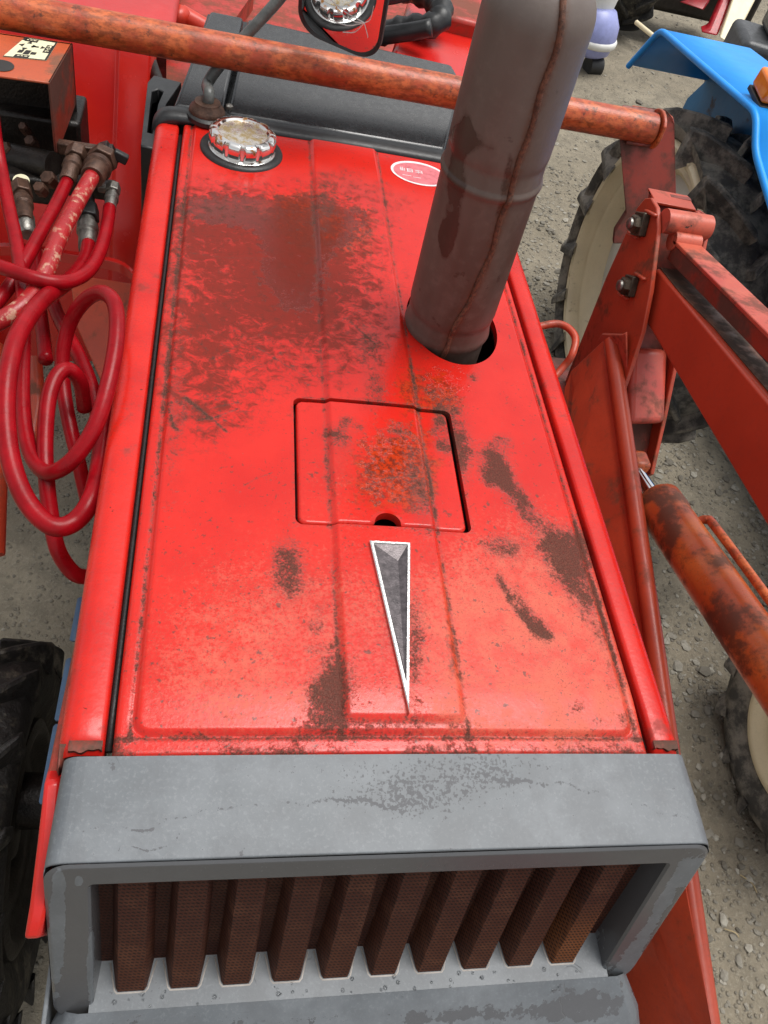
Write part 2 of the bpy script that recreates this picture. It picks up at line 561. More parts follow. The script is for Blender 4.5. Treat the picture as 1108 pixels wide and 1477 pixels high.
M = dict(
    hood=hood_red(), cowl=cowl_grey(), mesh=mesh_brown(), tube=rusty_tube(), stack=stack_brown(),
    ground=ground_mat(), stone=stone_mat(),
    red=painted('bright_red_paint', RED, (.54, .014, .012), amt=-.25, chips=.12, rough=.24, wear=.12),
    rail=painted('scuffed_red_side_paint', RED, (.50, .013, .009), dirt=(.24, .020, .012), amt=.30, rough=.27, chips=.42, scale=1.4, wear=.35, spec=.4),
    redfar=painted('red_fender_paint', (.55, .02, .018), (.48, .02, .018), amt=.05, rough=.35, wear=.2),
    redrust=painted('dirty_red_paint', (.50, .02, .012), (.36, .03, .012), dirt=(.14, .045, .02), amt=.9, rough=.4),
    loader=painted('dull_red_loader_paint', (.47, .060, .024), (.36, .046, .020), dirt=(.11, .045, .020), amt=.45, rough=.36, chips=.25),
    loaderdark=painted('grimy_loader_paint', (.26, .028, .014), (.17, .025, .014), dirt=(.05, .024, .014), amt=.8, rough=.42, chips=.2),
    arm=painted('lift_arm_paint', (.46, .050, .022), (.38, .040, .018), dirt=(.12, .05, .02), amt=.05, rough=.36, chips=.15, scale=.55, wear=.2),
    ram=painted('orange_ram_paint', (.60, .15, .035), (.45, .075, .02), dirt=(.05, .025, .014), amt=.62, rough=.30, chips=.3, scale=1.3, wear=.5),
    grease=painted('brown_grease_film', (.10, .045, .022), (.17, .055, .024), dirt=(.03, .018, .012), amt=.9, rough=.5, scale=2.0),
    salmon=painted('faded_salmon_paint', (.52, .10, .055), (.42, .045, .03), dirt=(.10, .035, .02), amt=.55, rough=.42, chips=.25),
    valve=painted('orange_cover_paint', (.52, .105, .035), (.44, .08, .03), dirt=(.13, .07, .04), amt=.5, rough=.4),
    black=plain('black_plastic', (.018, .019, .020), .42, bump=.0003, scale=40),
    dash=plain('charcoal_dash_plastic', (.026, .028, .030), .26, bump=.0001, var=.12, scale=60, spec=.9),
    iron=plain('oily_dark_iron', (.014, .011, .009), .40, metal=.3, bump=.001, var=.5, scale=50),
    ironbrown=plain('rust_brown_fitting', (.085, .045, .030), .40, metal=.4, bump=.0006, var=.4, scale=90),
    steel=plain('steel_fitting', (.22, .21, .19), .38, metal=.8, bump=.0004, var=.3, scale=80),
    bolt=plain('dark_bolt', (.06, .045, .03), .45, metal=.5, bump=.0006, var=.4, scale=90),
    chrome=plain('pitted_chrome', (.80, .79, .76), .10, metal=1.0, bump=.0002, var=.1, scale=160),
    rod=plain('polished_rod', (.75, .76, .78), .08, metal=1.0, var=.05),
    rubber=plain('black_rubber', (.016, .016, .016), .45, bump=.0004, scale=60),
    hose=plain('dark_red_hose', (.26, .003, .007), .30, bump=.0002, var=.18, scale=40, spec=.2),
    hoseb=painted('scuffed_red_hose', (.36, .012, .014), (.30, .012, .014), dirt=(.50, .30, .20), amt=.45, rough=.3, scale=6.0),
    blue=plain('bright_blue_paint', (.002, .29, .84), .42, var=.06, scale=14),
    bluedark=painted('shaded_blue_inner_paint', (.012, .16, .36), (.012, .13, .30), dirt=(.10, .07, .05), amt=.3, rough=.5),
    trim=plain('slate_blue_trim', (.035, .075, .14), .45, var=.15),
    cream=painted('cream_rim_paint', (.82, .70, .47), (.75, .64, .43), dirt=(.30, .21, .10), amt=.2, rough=.4, wear=.15),
    white=plain('white_wheel_paint', (.74, .74, .70), .4, var=.08, scale=10),
    lilac=plain('lilac_plastic', (.30, .33, .62), .35, var=.1),
    stickerc=plain('cream_sticker', (.74, .70, .48), .4, var=.06),
    ink=plain('black_ink', (.02, .02, .018), .5, var=.05),
    stickerr=plain('faded_pink_sticker', (.62, .16, .18), .35, var=.2, scale=120),
    stickerw=plain('white_print', (.80, .72, .72), .35, var=.12, scale=160),
    straw=plain('dry_straw', (.40, .31, .17), .7, var=.2),
    grip=plain('orange_red_grip', (.62, .05, .025), .35, var=.1),
)
# amber glass of the lamp
t_ = NT('amber_lens')
M['amber'] = t_.set(col=t_.mix(t_.ramp(t_.noise(60, 2), .3, .7), (.85, .16, .01), (.95, .26, .02)), rough=.15, coat=.6)
# mirror glass
t_ = NT('mirror_glass_silvered')
M['mirror'] = t_.set(col=(.80, .80, .80), rough=.02, metal=1.0)
# tyre rubber with pale dried mud
t_ = NT('muddy_tyre_rubber')
c_ = t_.mix(t_.math('MULTIPLY', t_.ramp(t_.noise(16, 7, .7, off=2), .40, .62), .8), (.060, .056, .051), (.30, .27, .225))
t_.bump(t_.noise(90, 4, off=1), .002)
M['tyre'] = t_.set(col=c_, rough=.7)
t_ = NT('black_wet_mud_tyre')
c_ = t_.mix(t_.math('MULTIPLY', t_.ramp(t_.noise(14, 8, .78, off=6), .50, .66), .8), (.010, .009, .008), (.13, .115, .085))
t_.bump(t_.noise(70, 5, off=1), .004)
M['tyre2'] = t_.set(col=c_, rough=.6)
# cap top: chrome dulled by yellow corrosion
t_ = NT('corroded_chrome_cap_top')
q_ = t_.ramp(t_.noise(70, 7, .7, off=3), .42, .58)
c_ = t_.mix(q_, (.80, .76, .68), (.42, .32, .17))
t_.bump(t_.noise(120, 4, off=1), .0008)
M['captop'] = t_.set(col=c_, rough=t_.math('ADD', .22, t_.math('MULTIPLY', q_, .3)), metal=.9)
# rust-streaked chrome skirt of the cap
t_ = NT('rust_streaked_chrome')
q_ = t_.ramp(t_.noise(60, 5, .6, off=7), .58, .66)
c_ = t_.mix(q_, (.82, .80, .77), (.30, .13, .03))
M['capskirt'] = t_.set(col=c_, rough=t_.math('ADD', .10, t_.math('MULTIPLY', q_, .4)), metal=t_.math('SUBTRACT', 1, t_.math('MULTIPLY', q_, .6)))

# ------------------------------------------------------------------ ground
gv, gf = [], []
NX = 150
xs = np.concatenate([np.linspace(-60, -2.6, 24)[:-1], np.linspace(-2.6, 5.2, 170), np.linspace(5.2, 60, 24)[1:]])
ys = np.concatenate([np.linspace(-60, -1.6, 24)[:-1], np.linspace(-1.6, 7.5, 190), np.linspace(7.5, 90, 24)[1:]])
XX, YY = np.meshgrid(xs, ys)
ph = rng.uniform(0, 6.28, 40)
kx, ky = rng.normal(0, 1, 40), rng.normal(0, 1, 40)
fr = np.exp(rng.uniform(np.log(.8), np.log(14), 40))
ZZ = np.zeros_like(XX)
for i in range(40):
    ZZ += np.sin(XX * kx[i] * fr[i] + YY * ky[i] * fr[i] + ph[i]) * .010 / fr[i] ** .6
ZZ += G
n0, n1 = XX.shape
P = np.stack([XX, YY, ZZ], -1).reshape(-1, 3)
Fc = [(j * n1 + i, j * n1 + i + 1, (j + 1) * n1 + i + 1, (j + 1) * n1 + i) for j in range(n0 - 1) for i in range(n1 - 1)]
me = bpy.data.meshes.new('ground')
me.from_pydata(P.tolist(), [], Fc)
o = obj('ground', me, M['ground'], smooth=180)
o['kind'] = 'structure'


def gz(x, y):
    z = G
    for i in range(40):
        z += math.sin(x * kx[i] * fr[i] + y * ky[i] * fr[i] + ph[i]) * .010 / fr[i] ** .6
    return z


# loose stones: one object of real lumps
base = bmesh.new()
bmesh.ops.create_icosphere(base, subdivisions=1, radius=1)
bv = np.array([v.co[:] for v in base.verts])
bf = [tuple(v.index for v in f.verts) for f in base.faces]
base.free()
SV, SF, ST = [], [], []


def stone(x, y, r, tone):
    a = rng.uniform(0, 6.28)
    sc = np.array([rng.uniform(.8, 1.5), rng.uniform(.7, 1.1), rng.uniform(.4, .75)]) * r
    v = bv * sc * (1 + rng.uniform(-.28, .28, (len(bv), 1)))
    ca, sa = math.cos(a), math.sin(a)
    v = v @ np.array([[ca, sa, 0], [-sa, ca, 0], [0, 0, 1]])
    v += [x, y, gz(x, y) + r * .12]
    n = len(SV)
    SV.extend(v.tolist())
    SF.extend([tuple(n + i for i in f) for f in bf])
    ST.extend([tone] * len(bf))


for _ in range(22000):
    if rng.random() < .6:
        x, y = rng.uniform(.3, 2.4), rng.uniform(-.4, 3.2)
    else:
        x, y = rng.uniform(-1.6, 4.2), rng.uniform(-.8, 6.5)
    stone(x, y, math.exp(rng.normal(math.log(.0045), .5)), rng.uniform(0, 1) ** 1.3)
for _ in range(420):
    x, y = rng.uniform(.4, 1.9), rng.uniform(-.3, 2.6)
    stone(x, y, rng.uniform(.007, .014), rng.uniform(.2, 1))
me = bpy.data.meshes.new('gravel')
me.from_pydata(SV, [], SF)
at_ = me.attributes.new('tone', 'FLOAT', 'FACE')
at_.data.foreach_set('value', np.array(ST, dtype=np.float32))
o = obj('gravel', me, M['stone'])
o['kind'] = 'stuff'
o['label'] = 'loose grey gravel scattered over the beige earth'
o['category'] = 'gravel'

# a few dry stalks
for k, (u0, v0, u1, v1, r, lab) in enumerate([
        (988, 1052, 1024, 1126, .0022, 'long dry straw stalk on the earth beside the bonnet front corner'),
        (1068, 1262, 1092, 1288, .0015, 'short dry stalk on the gravel below the cream front wheel'),
        (1045, 1340, 1066, 1352, .0013, 'tiny dry stalk on the gravel near the lower right edge')]):
    a, b = at(u0, v0, 2, G + .012), at(u1, v1, 2, G + .012)
    mm = (a + b) / 2 + Vector((.006, 0, .004))
    o = MB().tube(smooth_path([a, mm, b], 4), r, 6).done('straw', M['straw'], smooth=60)
    o['label'] = lab
    o['category'] = 'straw'
    o['group'] = 'dry stalks on the ground'

# ================================================================== THE RED TRACTOR
TR = thing('tractor', 'weathered red tractor seen from above its bonnet, with grey radiator cowl and brown exhaust stack',
           'tractor', (0, .5, G))

# ---- hood surface ---------------------------------------------------
HX, HL = .230, .974


def creases(y):
    t = np.clip(y / HL, 0, 1)
    return -.0465 + .0075 * t, .0565 + .004 * t


def hood_h(x, y):
    """height of the pressed sheet"""
    z = -.003 * (x / HX) ** 2 - .004 * sstep(.06, 0, y) ** 1.0
    din = np.minimum(np.minimum(x + .2155, .2185 - x), y - .0175)
    rr = .012
    dx = np.maximum(rr - np.minimum(x + .2155, .2185 - x), 0)
    dy = np.maximum(rr - (y - .0175), 0)
    din = np.where((dx > 0) & (dy > 0), rr - np.hypot(dx, dy), din)
    z = z + .0035 * sstep(-.001, .0045, din)
    z = z - .0012 * np.exp(-((din + .0015) / .0016) ** 2)
    xl, xr = creases(y)
    fy = sstep(.024, .034, y)
    z = z + .0040 * fy * sstep(-.0035, .0035, x - xl) * sstep(-.0035, .0035, xr - x)
    e = np.minimum(np.minimum(x + HX, HX - x), y)
    r = .005
    q = np.clip(r - e, 0, r)
    return z - (r - np.sqrt(r * r - q * q))


def rrect(x, y, x0, x1, y0, y1, r):
    cx, cy, hx, hy = (x0 + x1) / 2, (y0 + y1) / 2, (x1 - x0) / 2 - r, (y1 - y0) / 2 - r
    qx, qy = np.abs(x - cx) - hx, np.abs(y - cy) - hy
    return np.hypot(np.maximum(qx, 0), np.maximum(qy, 0)) + np.minimum(np.maximum(qx, qy), 0) - r


HCX, HCY, HRX, HRY = .1275, .572, .0600, .0800


def sd_stackhole(x, y):
    k = np.hypot((x - HCX) / HRX, (y - HCY) / HRY)
    return (k - 1) * min(HRX, HRY)


def skew(x, y):
    """the hatch is a little skewed: right side leans"""
    return x - (y - .318) * .012, y - (x - .005) * .008


def sd_hatch(x, y, g=0.0):
    X, Y = skew(x, y)
    return rrect(X, Y, -.0790 - g, .0940 + g * 1.7, .2325 - g * .6, .4030 + g * 1.2, .008)


def sd_notch(x, y, r=.0135):
    return np.hypot((x - .0085), (y - .2325)) - r


def grid_sheet(name, x0, x1, y0, y1, step, hf, keep):
    """dense sheet over a rectangle; keep(x, y) > 0 stays; edges snapped onto the outline"""
    nx, ny = int(round((x1 - x0) / step)) + 1, int(round((y1 - y0) / step)) + 1
    X, Y = np.meshgrid(np.linspace(x0, x1, nx), np.linspace(y0, y1, ny))
    for _ in range(3):
        s = keep(X, Y)
        e = step * .05
        gx, gy = (keep(X + e, Y) - s) / e, (keep(X, Y + e) - s) / e
        gg = np.maximum(gx * gx + gy * gy, 1e-3)
        near = np.abs(s) < step * .62
        X = np.where(near, X - s * gx / gg, X)
        Y = np.where(near, Y - s * gy / gg, Y)
    s = keep(X, Y)
    Z = hf(X, Y)
    ok = s > -step * .12
    f = []
    idx = np.arange(nx * ny).reshape(ny, nx)
    okq = ok[:-1, :-1] & ok[:-1, 1:] & ok[1:, 1:] & ok[1:, :-1]
    Q = np.stack([idx[:-1, :-1], idx[:-1, 1:], idx[1:, 1:], idx[1:, :-1]], -1)[okq]
    used = np.unique(Q)
    rem = -np.ones(nx * ny, int)
    rem[used] = np.arange(len(used))
    P = np.stack([X, Y, Z], -1).reshape(-1, 3)[used]
    # the triangle corners cut off by a slanting outline
    T = []
    for (a, b, c, d) in ((0, 1, 2, 3), (1, 2, 3, 0), (2, 3, 0, 1), (3, 0, 1, 2)):
        A = [ok[:-1, :-1], ok[:-1, 1:], ok[1:, 1:], ok[1:, :-1]]
        I = [idx[:-1, :-1], idx[:-1, 1:], idx[1:, 1:], idx[1:, :-1]]
        mk = A[a] & A[b] & A[c] & ~A[d]
        T.append(np.stack([I[a], I[b], I[c]], -1)[mk])
    T = np.concatenate(T)
    T = T[(rem[T] >= 0).all(1)]
    faces = rem[Q].tolist() + rem[T].tolist()
    return P, faces


def contour(fn, cx, cy, n=160, rmax=.2):
    """outline fn = 0 seen from a centre"""
    o = []
    for k in range(n):
        a = 2 * math.pi * k / n
        lo, hi = 0.0, rmax
        for _ in range(30):
            mdl = (lo + hi) / 2
            if float(fn(np.array(cx + mdl * math.cos(a)), np.array(cy + mdl * math.sin(a)))) < 0:
                lo = mdl
            else:
                hi = mdl
        o.append((cx + lo * math.cos(a), cy + lo * math.sin(a)))
    return o


def add_wall(P, Fc, pts, hf, depth, closed=True, roll=0.0, sign=1):
    V = P.tolist()
    n = len(pts)
    b = len(V)
    cx, cy = sum(p[0] for p in pts) / n, sum(p[1] for p in pts) / n
    for lev, d in enumerate((0, depth)):
        for x, y in pts:
            V.append([x, y, float(hf(np.array(x), np.array(y))) - d])
    for i in range(n if closed else n - 1):
        j = (i + 1) % n
        Fc.append((b + i, b + j, b + n + j, b + n + i))
    return np.array(V), Fc


def blob(u, v, cu, cv, ru, rv, ang=0.0, p=2):
    c, s = math.cos(ang), math.sin(ang)
    du, dv = u - cu, v - cv
    a, b = (du * c + dv * s) / ru, (-du * s + dv * c) / rv
    return np.exp(-(a * a + b * b) ** (p / 2) * .8)


GRIME = [  # (u, v, ru, rv, angle, strength): stains charted on the sheet
    (345, 300, 85, 20, .05, .26), (300, 305, 40, 18, 0, .18), (480, 330, 40, 40, .5, .12),
    (533, 492, 17, 18, 0, .62), (541, 558, 17, 26, 0, .55), (415, 812, 19, 27, 0, .85), (420, 850, 26, 18, 0, .35),
    (481, 1000, 27, 42, .12, .80), (462, 1012, 20, 24, 0, .45), (483, 965, 12, 30, 0, .4), (598, 925, 14, 72, 0, .62), (560, 905, 12, 60, .1, .30),
    (760, 885, 9, 42, -.62, .72), (782, 908, 16, 10, .6, .5), (716, 665, 17, 20, 0, .70), (727, 690, 18, 14, .8, .45), (755, 725, 24, 12, .9, .40), (705, 690, 14, 8, .6, .4),
    (806, 788, 30, 24, .5, .72), (838, 792, 22, 22, .3, .52), (822, 828, 26, 26, .8, .40), (850, 870, 18, 26, -.4, .36), (717, 785, 22, 14, 0, .55),
    (735, 795, 16, 12, 0, .35), (664, 640, 16, 22, -.3, .68), (670, 668, 8, 30, -.15, .45), (632, 612, 9, 14, 0, .70), (638, 646, 9, 9, 0, .62),
    (488, 627, 15, 12, .3, .62), (560, 628, 12, 9, 0, .42), (577, 617, 10, 8, 0, .42), (520, 618, 8, 8, 0, .42), (500, 606, 8, 8, 0, .5),
    (495, 665, 14, 30, 0, .28), (598, 690, 12, 55, -.12, .42), (617, 715, 12, 40, -.15, .40), (545, 692, 26, 10, 0, .25),
    (725, 635, 14, 9, .3, .42), (683, 545, 9, 7, 0, .5), (575, 290, 24, 14, .2, .30), (655, 265, 28, 12, .3, .22), (497, 265, 40, 16, .2, .36), (468, 290, 12, 30, 0, .35),
    (455, 905, 14, 12, 0, .42), (462, 880, 9, 8, 0, .4), (450, 935, 12, 6, 0, .35), (832, 1022, 10, 10, 0, .5), (862, 1042, 12, 8, 0, .42), (560, 1045, 110, 9, 0, .50),
    (470, 660, 8, 40, 0, .18), (620, 565, 14, 10, 0, .30), (650, 590, 22, 14, .5, .45), (600, 540, 16, 26, 0, .28), (880, 960, 10, 60, -.25, .30), (905, 1040, 14, 12, 0, .35),
    (250, 600, 16, 120, 0, .28), (268, 590, 26, 20, .5, .20), (255, 400, 18, 90, 0, .22)]
SCRATCH = [  # (points, width, strength)
    ([(268, 574), (300, 600), (326, 622)], 2.6, .75), ([(285, 606), (310, 602), (342, 590)], 2.0, .6), ([(300, 590), (345, 580)], 1.6, .45), ([(244, 590), (250, 615), (262, 625)], 2.0, .5),
    ([(352, 700), (370, 690), (392, 682)], 1.3, .55), ([(370, 500), (410, 525), (450, 548)], 1.5, .45), ([(300, 520), (340, 500), (400, 470)], 1.5, .4), ([(260, 470), (300, 505)], 1.5, .4),
    ([(480, 470), (515, 450), (540, 440)], 1.5, .4), ([(495, 455), (545, 500)], 1.4, .35), ([(275, 365), (330, 372), (380, 372)], 1.4, .4), ([(290, 450), (350, 540)], 1.2, .35), ([(330, 560), (420, 500)], 1.2, .35),
    ([(718, 832), (745, 880), (768, 905), (792, 918)], 5.0, .55), ([(555, 690), (600, 686)], 1.8, .5),
    ([(700, 655), (735, 705), (770, 745), (805, 790), (850, 860)], 15, .30), ([(725, 690), (760, 745)], 9, .25), ([(800, 800), (855, 905), (870, 920)], 14, .22)]
RUST_REFLECTION = [(465, 325, 70, 36, .15, .62), (430, 300, 50, 22, 0, .42), (350, 310, 90, 24, .05, .35), (620, 560, 40, 30, .6, .55), (645, 580, 24, 20, 0, .45), (565, 690, 60, 44, .1, .75),  # hatch and stack-base entries also paint in the stack's deeper red reflection
        (580, 640, 44, 46, 0, .5), (600, 700, 26, 30, 0, .40), (420, 390, 50, 60, 0, .20), (650, 935, 6, 90, -.08, .55), (590, 560, 16, 24, 0, .35), (360, 480, 90, 80, 0, .14),
        (500, 340, 46, 40, 0, .35), (870, 800, 40, 20, .5, .1)]
FADE = [(330, 940, 110, 110, 0, .95), (430, 870, 110, 60, 0, .55), (360, 1010, 120, 50, 0, .6), (760, 940, 130, 120, 0, 1.0), (830, 960, 90, 110, 0, .8), (700, 850, 80, 60, 0, .6),
        (760, 1030, 140, 40, 0, .7), (450, 690, 60, 60, 0, .35), (500, 680, 40, 50, 0, .4), (900, 1000, 40, 60, 0, .4), (780, 780, 70, 70, 0, .4), (520, 870, 60, 60, 0, .3), (640, 950, 40, 90, 0, .4)]
SPECK = [(330, 420, 110, 130, 0, .62), (380, 330, 130, 60, 0, .45), (420, 480, 120, 90, 0, .45), (505, 420, 50, 110, 0, .50), (275, 520, 50, 120, 0, .45), (300, 600, 70, 40, 0, .38),
         (520, 280, 60, 40, 0, .25), (560, 430, 40, 120, 0, .20), (300, 310, 60, 40, 0, .4), (420, 395, 55, 65, 0, .75)]
WET = [(425, 385, 44, 62, -.2, 1.0), (345, 305, 85, 22, .08, 1.0), (470, 320, 55, 34, 0, .9), (563, 665, 42, 56, .05, .75), (640, 555, 40, 28, .6, .65)]


def paint_attrs(me, P, grime_edges=True):
    u, v = project(P)
    x, y = P[:, 0], P[:, 1]
    for name, L in (('grime', GRIME), ('rust', RUST_REFLECTION), ('fade', FADE), ('speck', SPECK), ('wet', WET)):
        a = np.zeros(len(P))
        for (cu, cv, ru, rv, an, s) in L:
            kk = 1.35 if name == 'fade' else 1.15
            a += s * (.85 if name == 'speck' else .62 if name == 'fade' else 1) * blob(u, v, cu, cv, ru * kk, rv * kk, an, 2.0 if name in ('fade', 'grime') else 2.6)
        if name == 'grime':
            for pts_, wd_, st_ in SCRATCH:
                dm_ = np.full(len(P), 1e9)
                for (ax_, ay_), (bx2, by2) in zip(pts_[:-1], pts_[1:]):
                    tt = np.clip(((u - ax_) * (bx2 - ax_) + (v - ay_) * (by2 - ay_)) / ((bx2 - ax_) ** 2 + (by2 - ay_) ** 2), 0, 1)
                    dm_ = np.minimum(dm_, np.hypot(u - ax_ - tt * (bx2 - ax_), v - ay_ - tt * (by2 - ay_)))
                a += st_ * np.exp(-(dm_ / wd_) ** 2)
            xl, xr = creases(y)
            nz = .5 + .5 * np.sin(y * 61 + 2 * np.sin(y * 23))
            for c, k, wd in ((xl - .0038, .50, .0026), (xr + .0038, .62, .0024), (-.2180, .72, .0024), (.2212, .70, .0024)):
                a += k * (.55 + .45 * nz) * np.exp(-((x - c) / wd) ** 2) * (y > .012)
            a += .55 * np.exp(-((y - .0150) / .0026) ** 2)
            a += .70 * np.exp(-((y - .0) / .0105) ** 2) * (.70 + .30 * np.sin(x * 40 + 1.2 * np.sin(x * 90)))
            a += .25 * np.exp(-((np.abs(x) - HX) / .006) ** 2) * (.3 + .7 * nz)
            hs_ = sd_hatch(x, y, .003)
            a += .30 * np.exp(-((hs_ - .001) / .0035) ** 2)
        if name == 'rust':
            xl, xr = creases(y)
            a += .35 * np.exp(-((x - xr - .002) / .003) ** 2)
        if name == 'wet':
            a = np.clip(a, 0, 1)
        q = me.attributes.new(name, 'FLOAT', 'POINT')
        q.data.foreach_set('value', a.astype(np.float32))


def keep_hood(x, y):
    return np.minimum(sd_stackhole(x, y), sd_hatch(x, y, .0030))


P, Fc = grid_sheet('hood', -HX, HX, 0, HL, .0014, hood_h, keep_hood)
P, Fc = add_wall(P, Fc, contour(sd_stackhole, HCX, HCY), hood_h, .010)
P, Fc = add_wall(P, Fc, contour(lambda x, y: sd_hatch(x, y, .0030), .0075, .318), hood_h, .008)
# turned-down rim of the panel
rim = [(-HX, HL)] + [(-HX, y) for y in np.linspace(HL, 0, 60)] + [(x, 0) for x in np.linspace(-HX, HX, 40)] + [(HX, y) for y in np.linspace(0, HL, 60)]
P, Fc = add_wall(P, Fc, rim, hood_h, .018, closed=False)
me = bpy.data.meshes.new('hood_panel')
me.from_pydata(P.tolist(), [], [tuple(f) for f in Fc])
paint_attrs(me, P)
hood = obj('hood_panel', me, M['hood'], TR, smooth=50)


# ---- hatch door
def keep_hatch(x, y):
    return np.minimum(-sd_hatch(x, y, 0.0), sd_notch(x, y))


def hatch_h(x, y):
    e = np.clip(-sd_hatch(x, y, 0.0), 0, .003)
    e2 = np.clip(sd_notch(x, y), 0, .004)
    r = .003
    return hood_h(x, y) + .0002 - (r - np.sqrt(np.maximum(r * r - (r - e) ** 2, 0))) + .0015 * (1 - e2 / .004)


P, Fc = grid_sheet('hatch', -.084, .100, .226, .410, .0014, hatch_h, keep_hatch)
ct = contour(lambda x, y: -keep_hatch(x, y), .0075, .325, 200)
P, Fc = add_wall(P, Fc, ct, hatch_h, .010)
me = bpy.data.meshes.new('hatch_door')
me.from_pydata(P.tolist(), [], [tuple(f) for f in Fc])
paint_attrs(me, P)
obj('hatch_door', me, M['hood'], TR, smooth=50, label='small square access flap with a finger notch')
# dark ledge below the hatch and the black void of the engine bay
MB().box((.0075, .318, -.022), (.21, .21, .004)).done('hatch_ledge', M['black'], TR)

# ---- emblem: chrome dart
em = MB()
tl, tr, tp = at(531, 786, 2, .0035), at(590, 789, 2, .0035), at(588, 1034, 2, .0035)
zb = .0005
EZ = .0048


def inset(tri, d):
    o = []
    for i in range(3):
        a, b, c = tri[i - 1], tri[i], tri[(i + 1) % 3]
        e1, e2 = (b - a).normalized(), (c - b).normalized()
        bis = (e2 - e1).normalized()
        sn = abs(e1.cross(e2).z)
        cosang = -(e1.dot(e2))
        half = math.acos(max(-1, min(1, cosang))) / 2
        o.append(b + bis * min(d / max(math.sin(half), .05), .03))
    return o


tri = [tl, tr, tp]
rings = [[Vector((p.x, p.y, -.001)) for p in tri], [Vector((p.x, p.y, .0062 + EZ)) for p in tri],
         [Vector((p.x, p.y, .0072 + EZ)) for p in inset(tri, .0009)], [Vector((p.x, p.y, .0070 + EZ)) for p in inset(tri, .0030)],
         [Vector((p.x, p.y, .0058 + EZ)) for p in inset(tri, .0034)]]
V = [p for r_ in rings for p in r_]
fcs = []
for k in range(len(rings) - 1):
    for i in range(3):
        j = (i + 1) % 3
        fcs.append((k * 3 + i, k * 3 + j, (k + 1) * 3 + j, (k + 1) * 3 + i))
em.add(V, fcs)
emb = em.done('emblem', M['chrome'], TR, label='slim chrome dart pointing to the front', smooth=20)
inn = rings[-1]
cen = at(573, 812, 2, .004)
cen.z = .0076
tipc = inn[2] + (inn[0] + inn[1] - inn[2] * 2) * .04
tipc.z = .0098
MB().add([inn[0], inn[1], inn[2], cen, tipc], [(0, 1, 3), (1, 2, 4, 3), (2, 0, 3, 4)]).done('emblem_recess', plain('dull_pitted_chrome', (.10, .085, .088), .30, metal=.5, bump=.0003, var=.35, scale=150), emb)

# ---- oval sticker near the back of the hood
oc = Vector((.128, .930, 0))


def hz(x, y, o=.0004):
    return float(hood_h(np.array(x), np.array(y))) + o


def disc(cx, cy, rx, ry, off, n=40):
    V = [(cx, cy, hz(cx, cy, off))] + [(cx + rx * math.cos(2 * math.pi * k / n), cy + ry * math.sin(2 * math.pi * k / n),
                                     hz(cx + rx * math.cos(2 * math.pi * k / n), cy + ry * math.sin(2 * math.pi * k / n), off)) for k in range(n)]
    return V, [(0, 1 + k, 1 + (k + 1) % n) for k in range(n)]


V, f_ = disc(oc.x, oc.y, .046, .034, .0005)
st = MB().add(V, f_).done('oval_sticker', M['stickerw'], TR, label='faded pink oval sticker partly behind the stack', smooth=180)
V, f_ = disc(oc.x, oc.y - .001, .042, .029, .0008)
MB().add(V, f_).done('sticker_field', M['stickerr'], st, smooth=180)
mk = MB()
for (cx, cy, w_, h_) in ((-.030, .004, .001, .010), (-.027, .004, .001, .011), (-.0285, .006, .005, .001), (-.0285, .003, .006, .001), (-.0285, .000, .005, .001), (-.024, .003, .001, .008),
                         (-.016, .007, .009, .0013), (-.016, .003, .008, .0012), (-.016, -.001, .010, .0013), (-.0115, .003, .0012, .009), (-.019, .003, .0012, .009),
                         (-.002, .006, .009, .0012), (-.002, .001, .010, .0013), (-.002, .003, .0012, .009), (.004, .003, .0012, .008),
                         (-.022, -.013, .014, .0010), (-.006, -.015, .012, .0010)):
    z = hz(oc.x + cx, oc.y + cy, .0011)
    mk.box((oc.x + cx, oc.y + cy, z), (w_, h_, .0003))
mk.done('sticker_print', M['stickerw'], st)


# ---- side rails: rounded strips along both sides of the hood
def rail(sgn, name, x_in, x_out, y0, y1, lab):
    prof = []
    r = .016
    # inner wall, top, rounded outer shoulder, outer wall
    prof += [(x_in, -.030), (x_in, -.004), (x_in + .0015 * sgn, -.001), (x_in + .004 * sgn, .0)]
    for k in range(9):
        a = math.pi / 2 * k / 8
        prof.append((x_out - r * sgn + r * sgn * math.sin(a), -r + r * math.cos(a)))
    prof += [(x_out + .001 * sgn, -.06), (x_out + .003 * sgn, -.14), (x_out + .003 * sgn, -.36)]
    n = 60
    V, f_ = [], []
    for i in range(n + 1):
        y = y0 + (y1 - y0) * i / n
        dr = -.006 * max(0, 1 - (y - y0) / .02) ** 2 - .007
        for (x, z) in prof:
            V.append((x, y, z + dr))
    m_ = len(prof)
    for i in range(n):
        for k in range(m_ - 1):
            f_.append((i * m_ + k, i * m_ + k + 1, (i + 1) * m_ + k + 1, (i + 1) * m_ + k))
    return obj(name, mesh(name, V, f_), M['rail'], TR, smooth=60, solid=.0018, label=lab)


rail(-1, 'side_panel', -.2365, -.2715, .004, .985, 'red side panel with rounded top edge, hose side')
rail(1, 'side_panel', .2375, .2680, .000, .975, 'red side panel with rounded top edge, loader arm side')
# black seal seen in the gaps, and the dark engine bay under the sheet metal
for s in (-1, 1):
    MB().tube([(s * .2335, y, -.020) for y in np.linspace(.01, .97, 20)], .0032, 8).done('rubber_seal', M['rubber'], TR, smooth=180)
MB().box((0, .50, -.33), (.46, .92, .50)).done('engine_block', M['iron'], TR, bevel=.01)

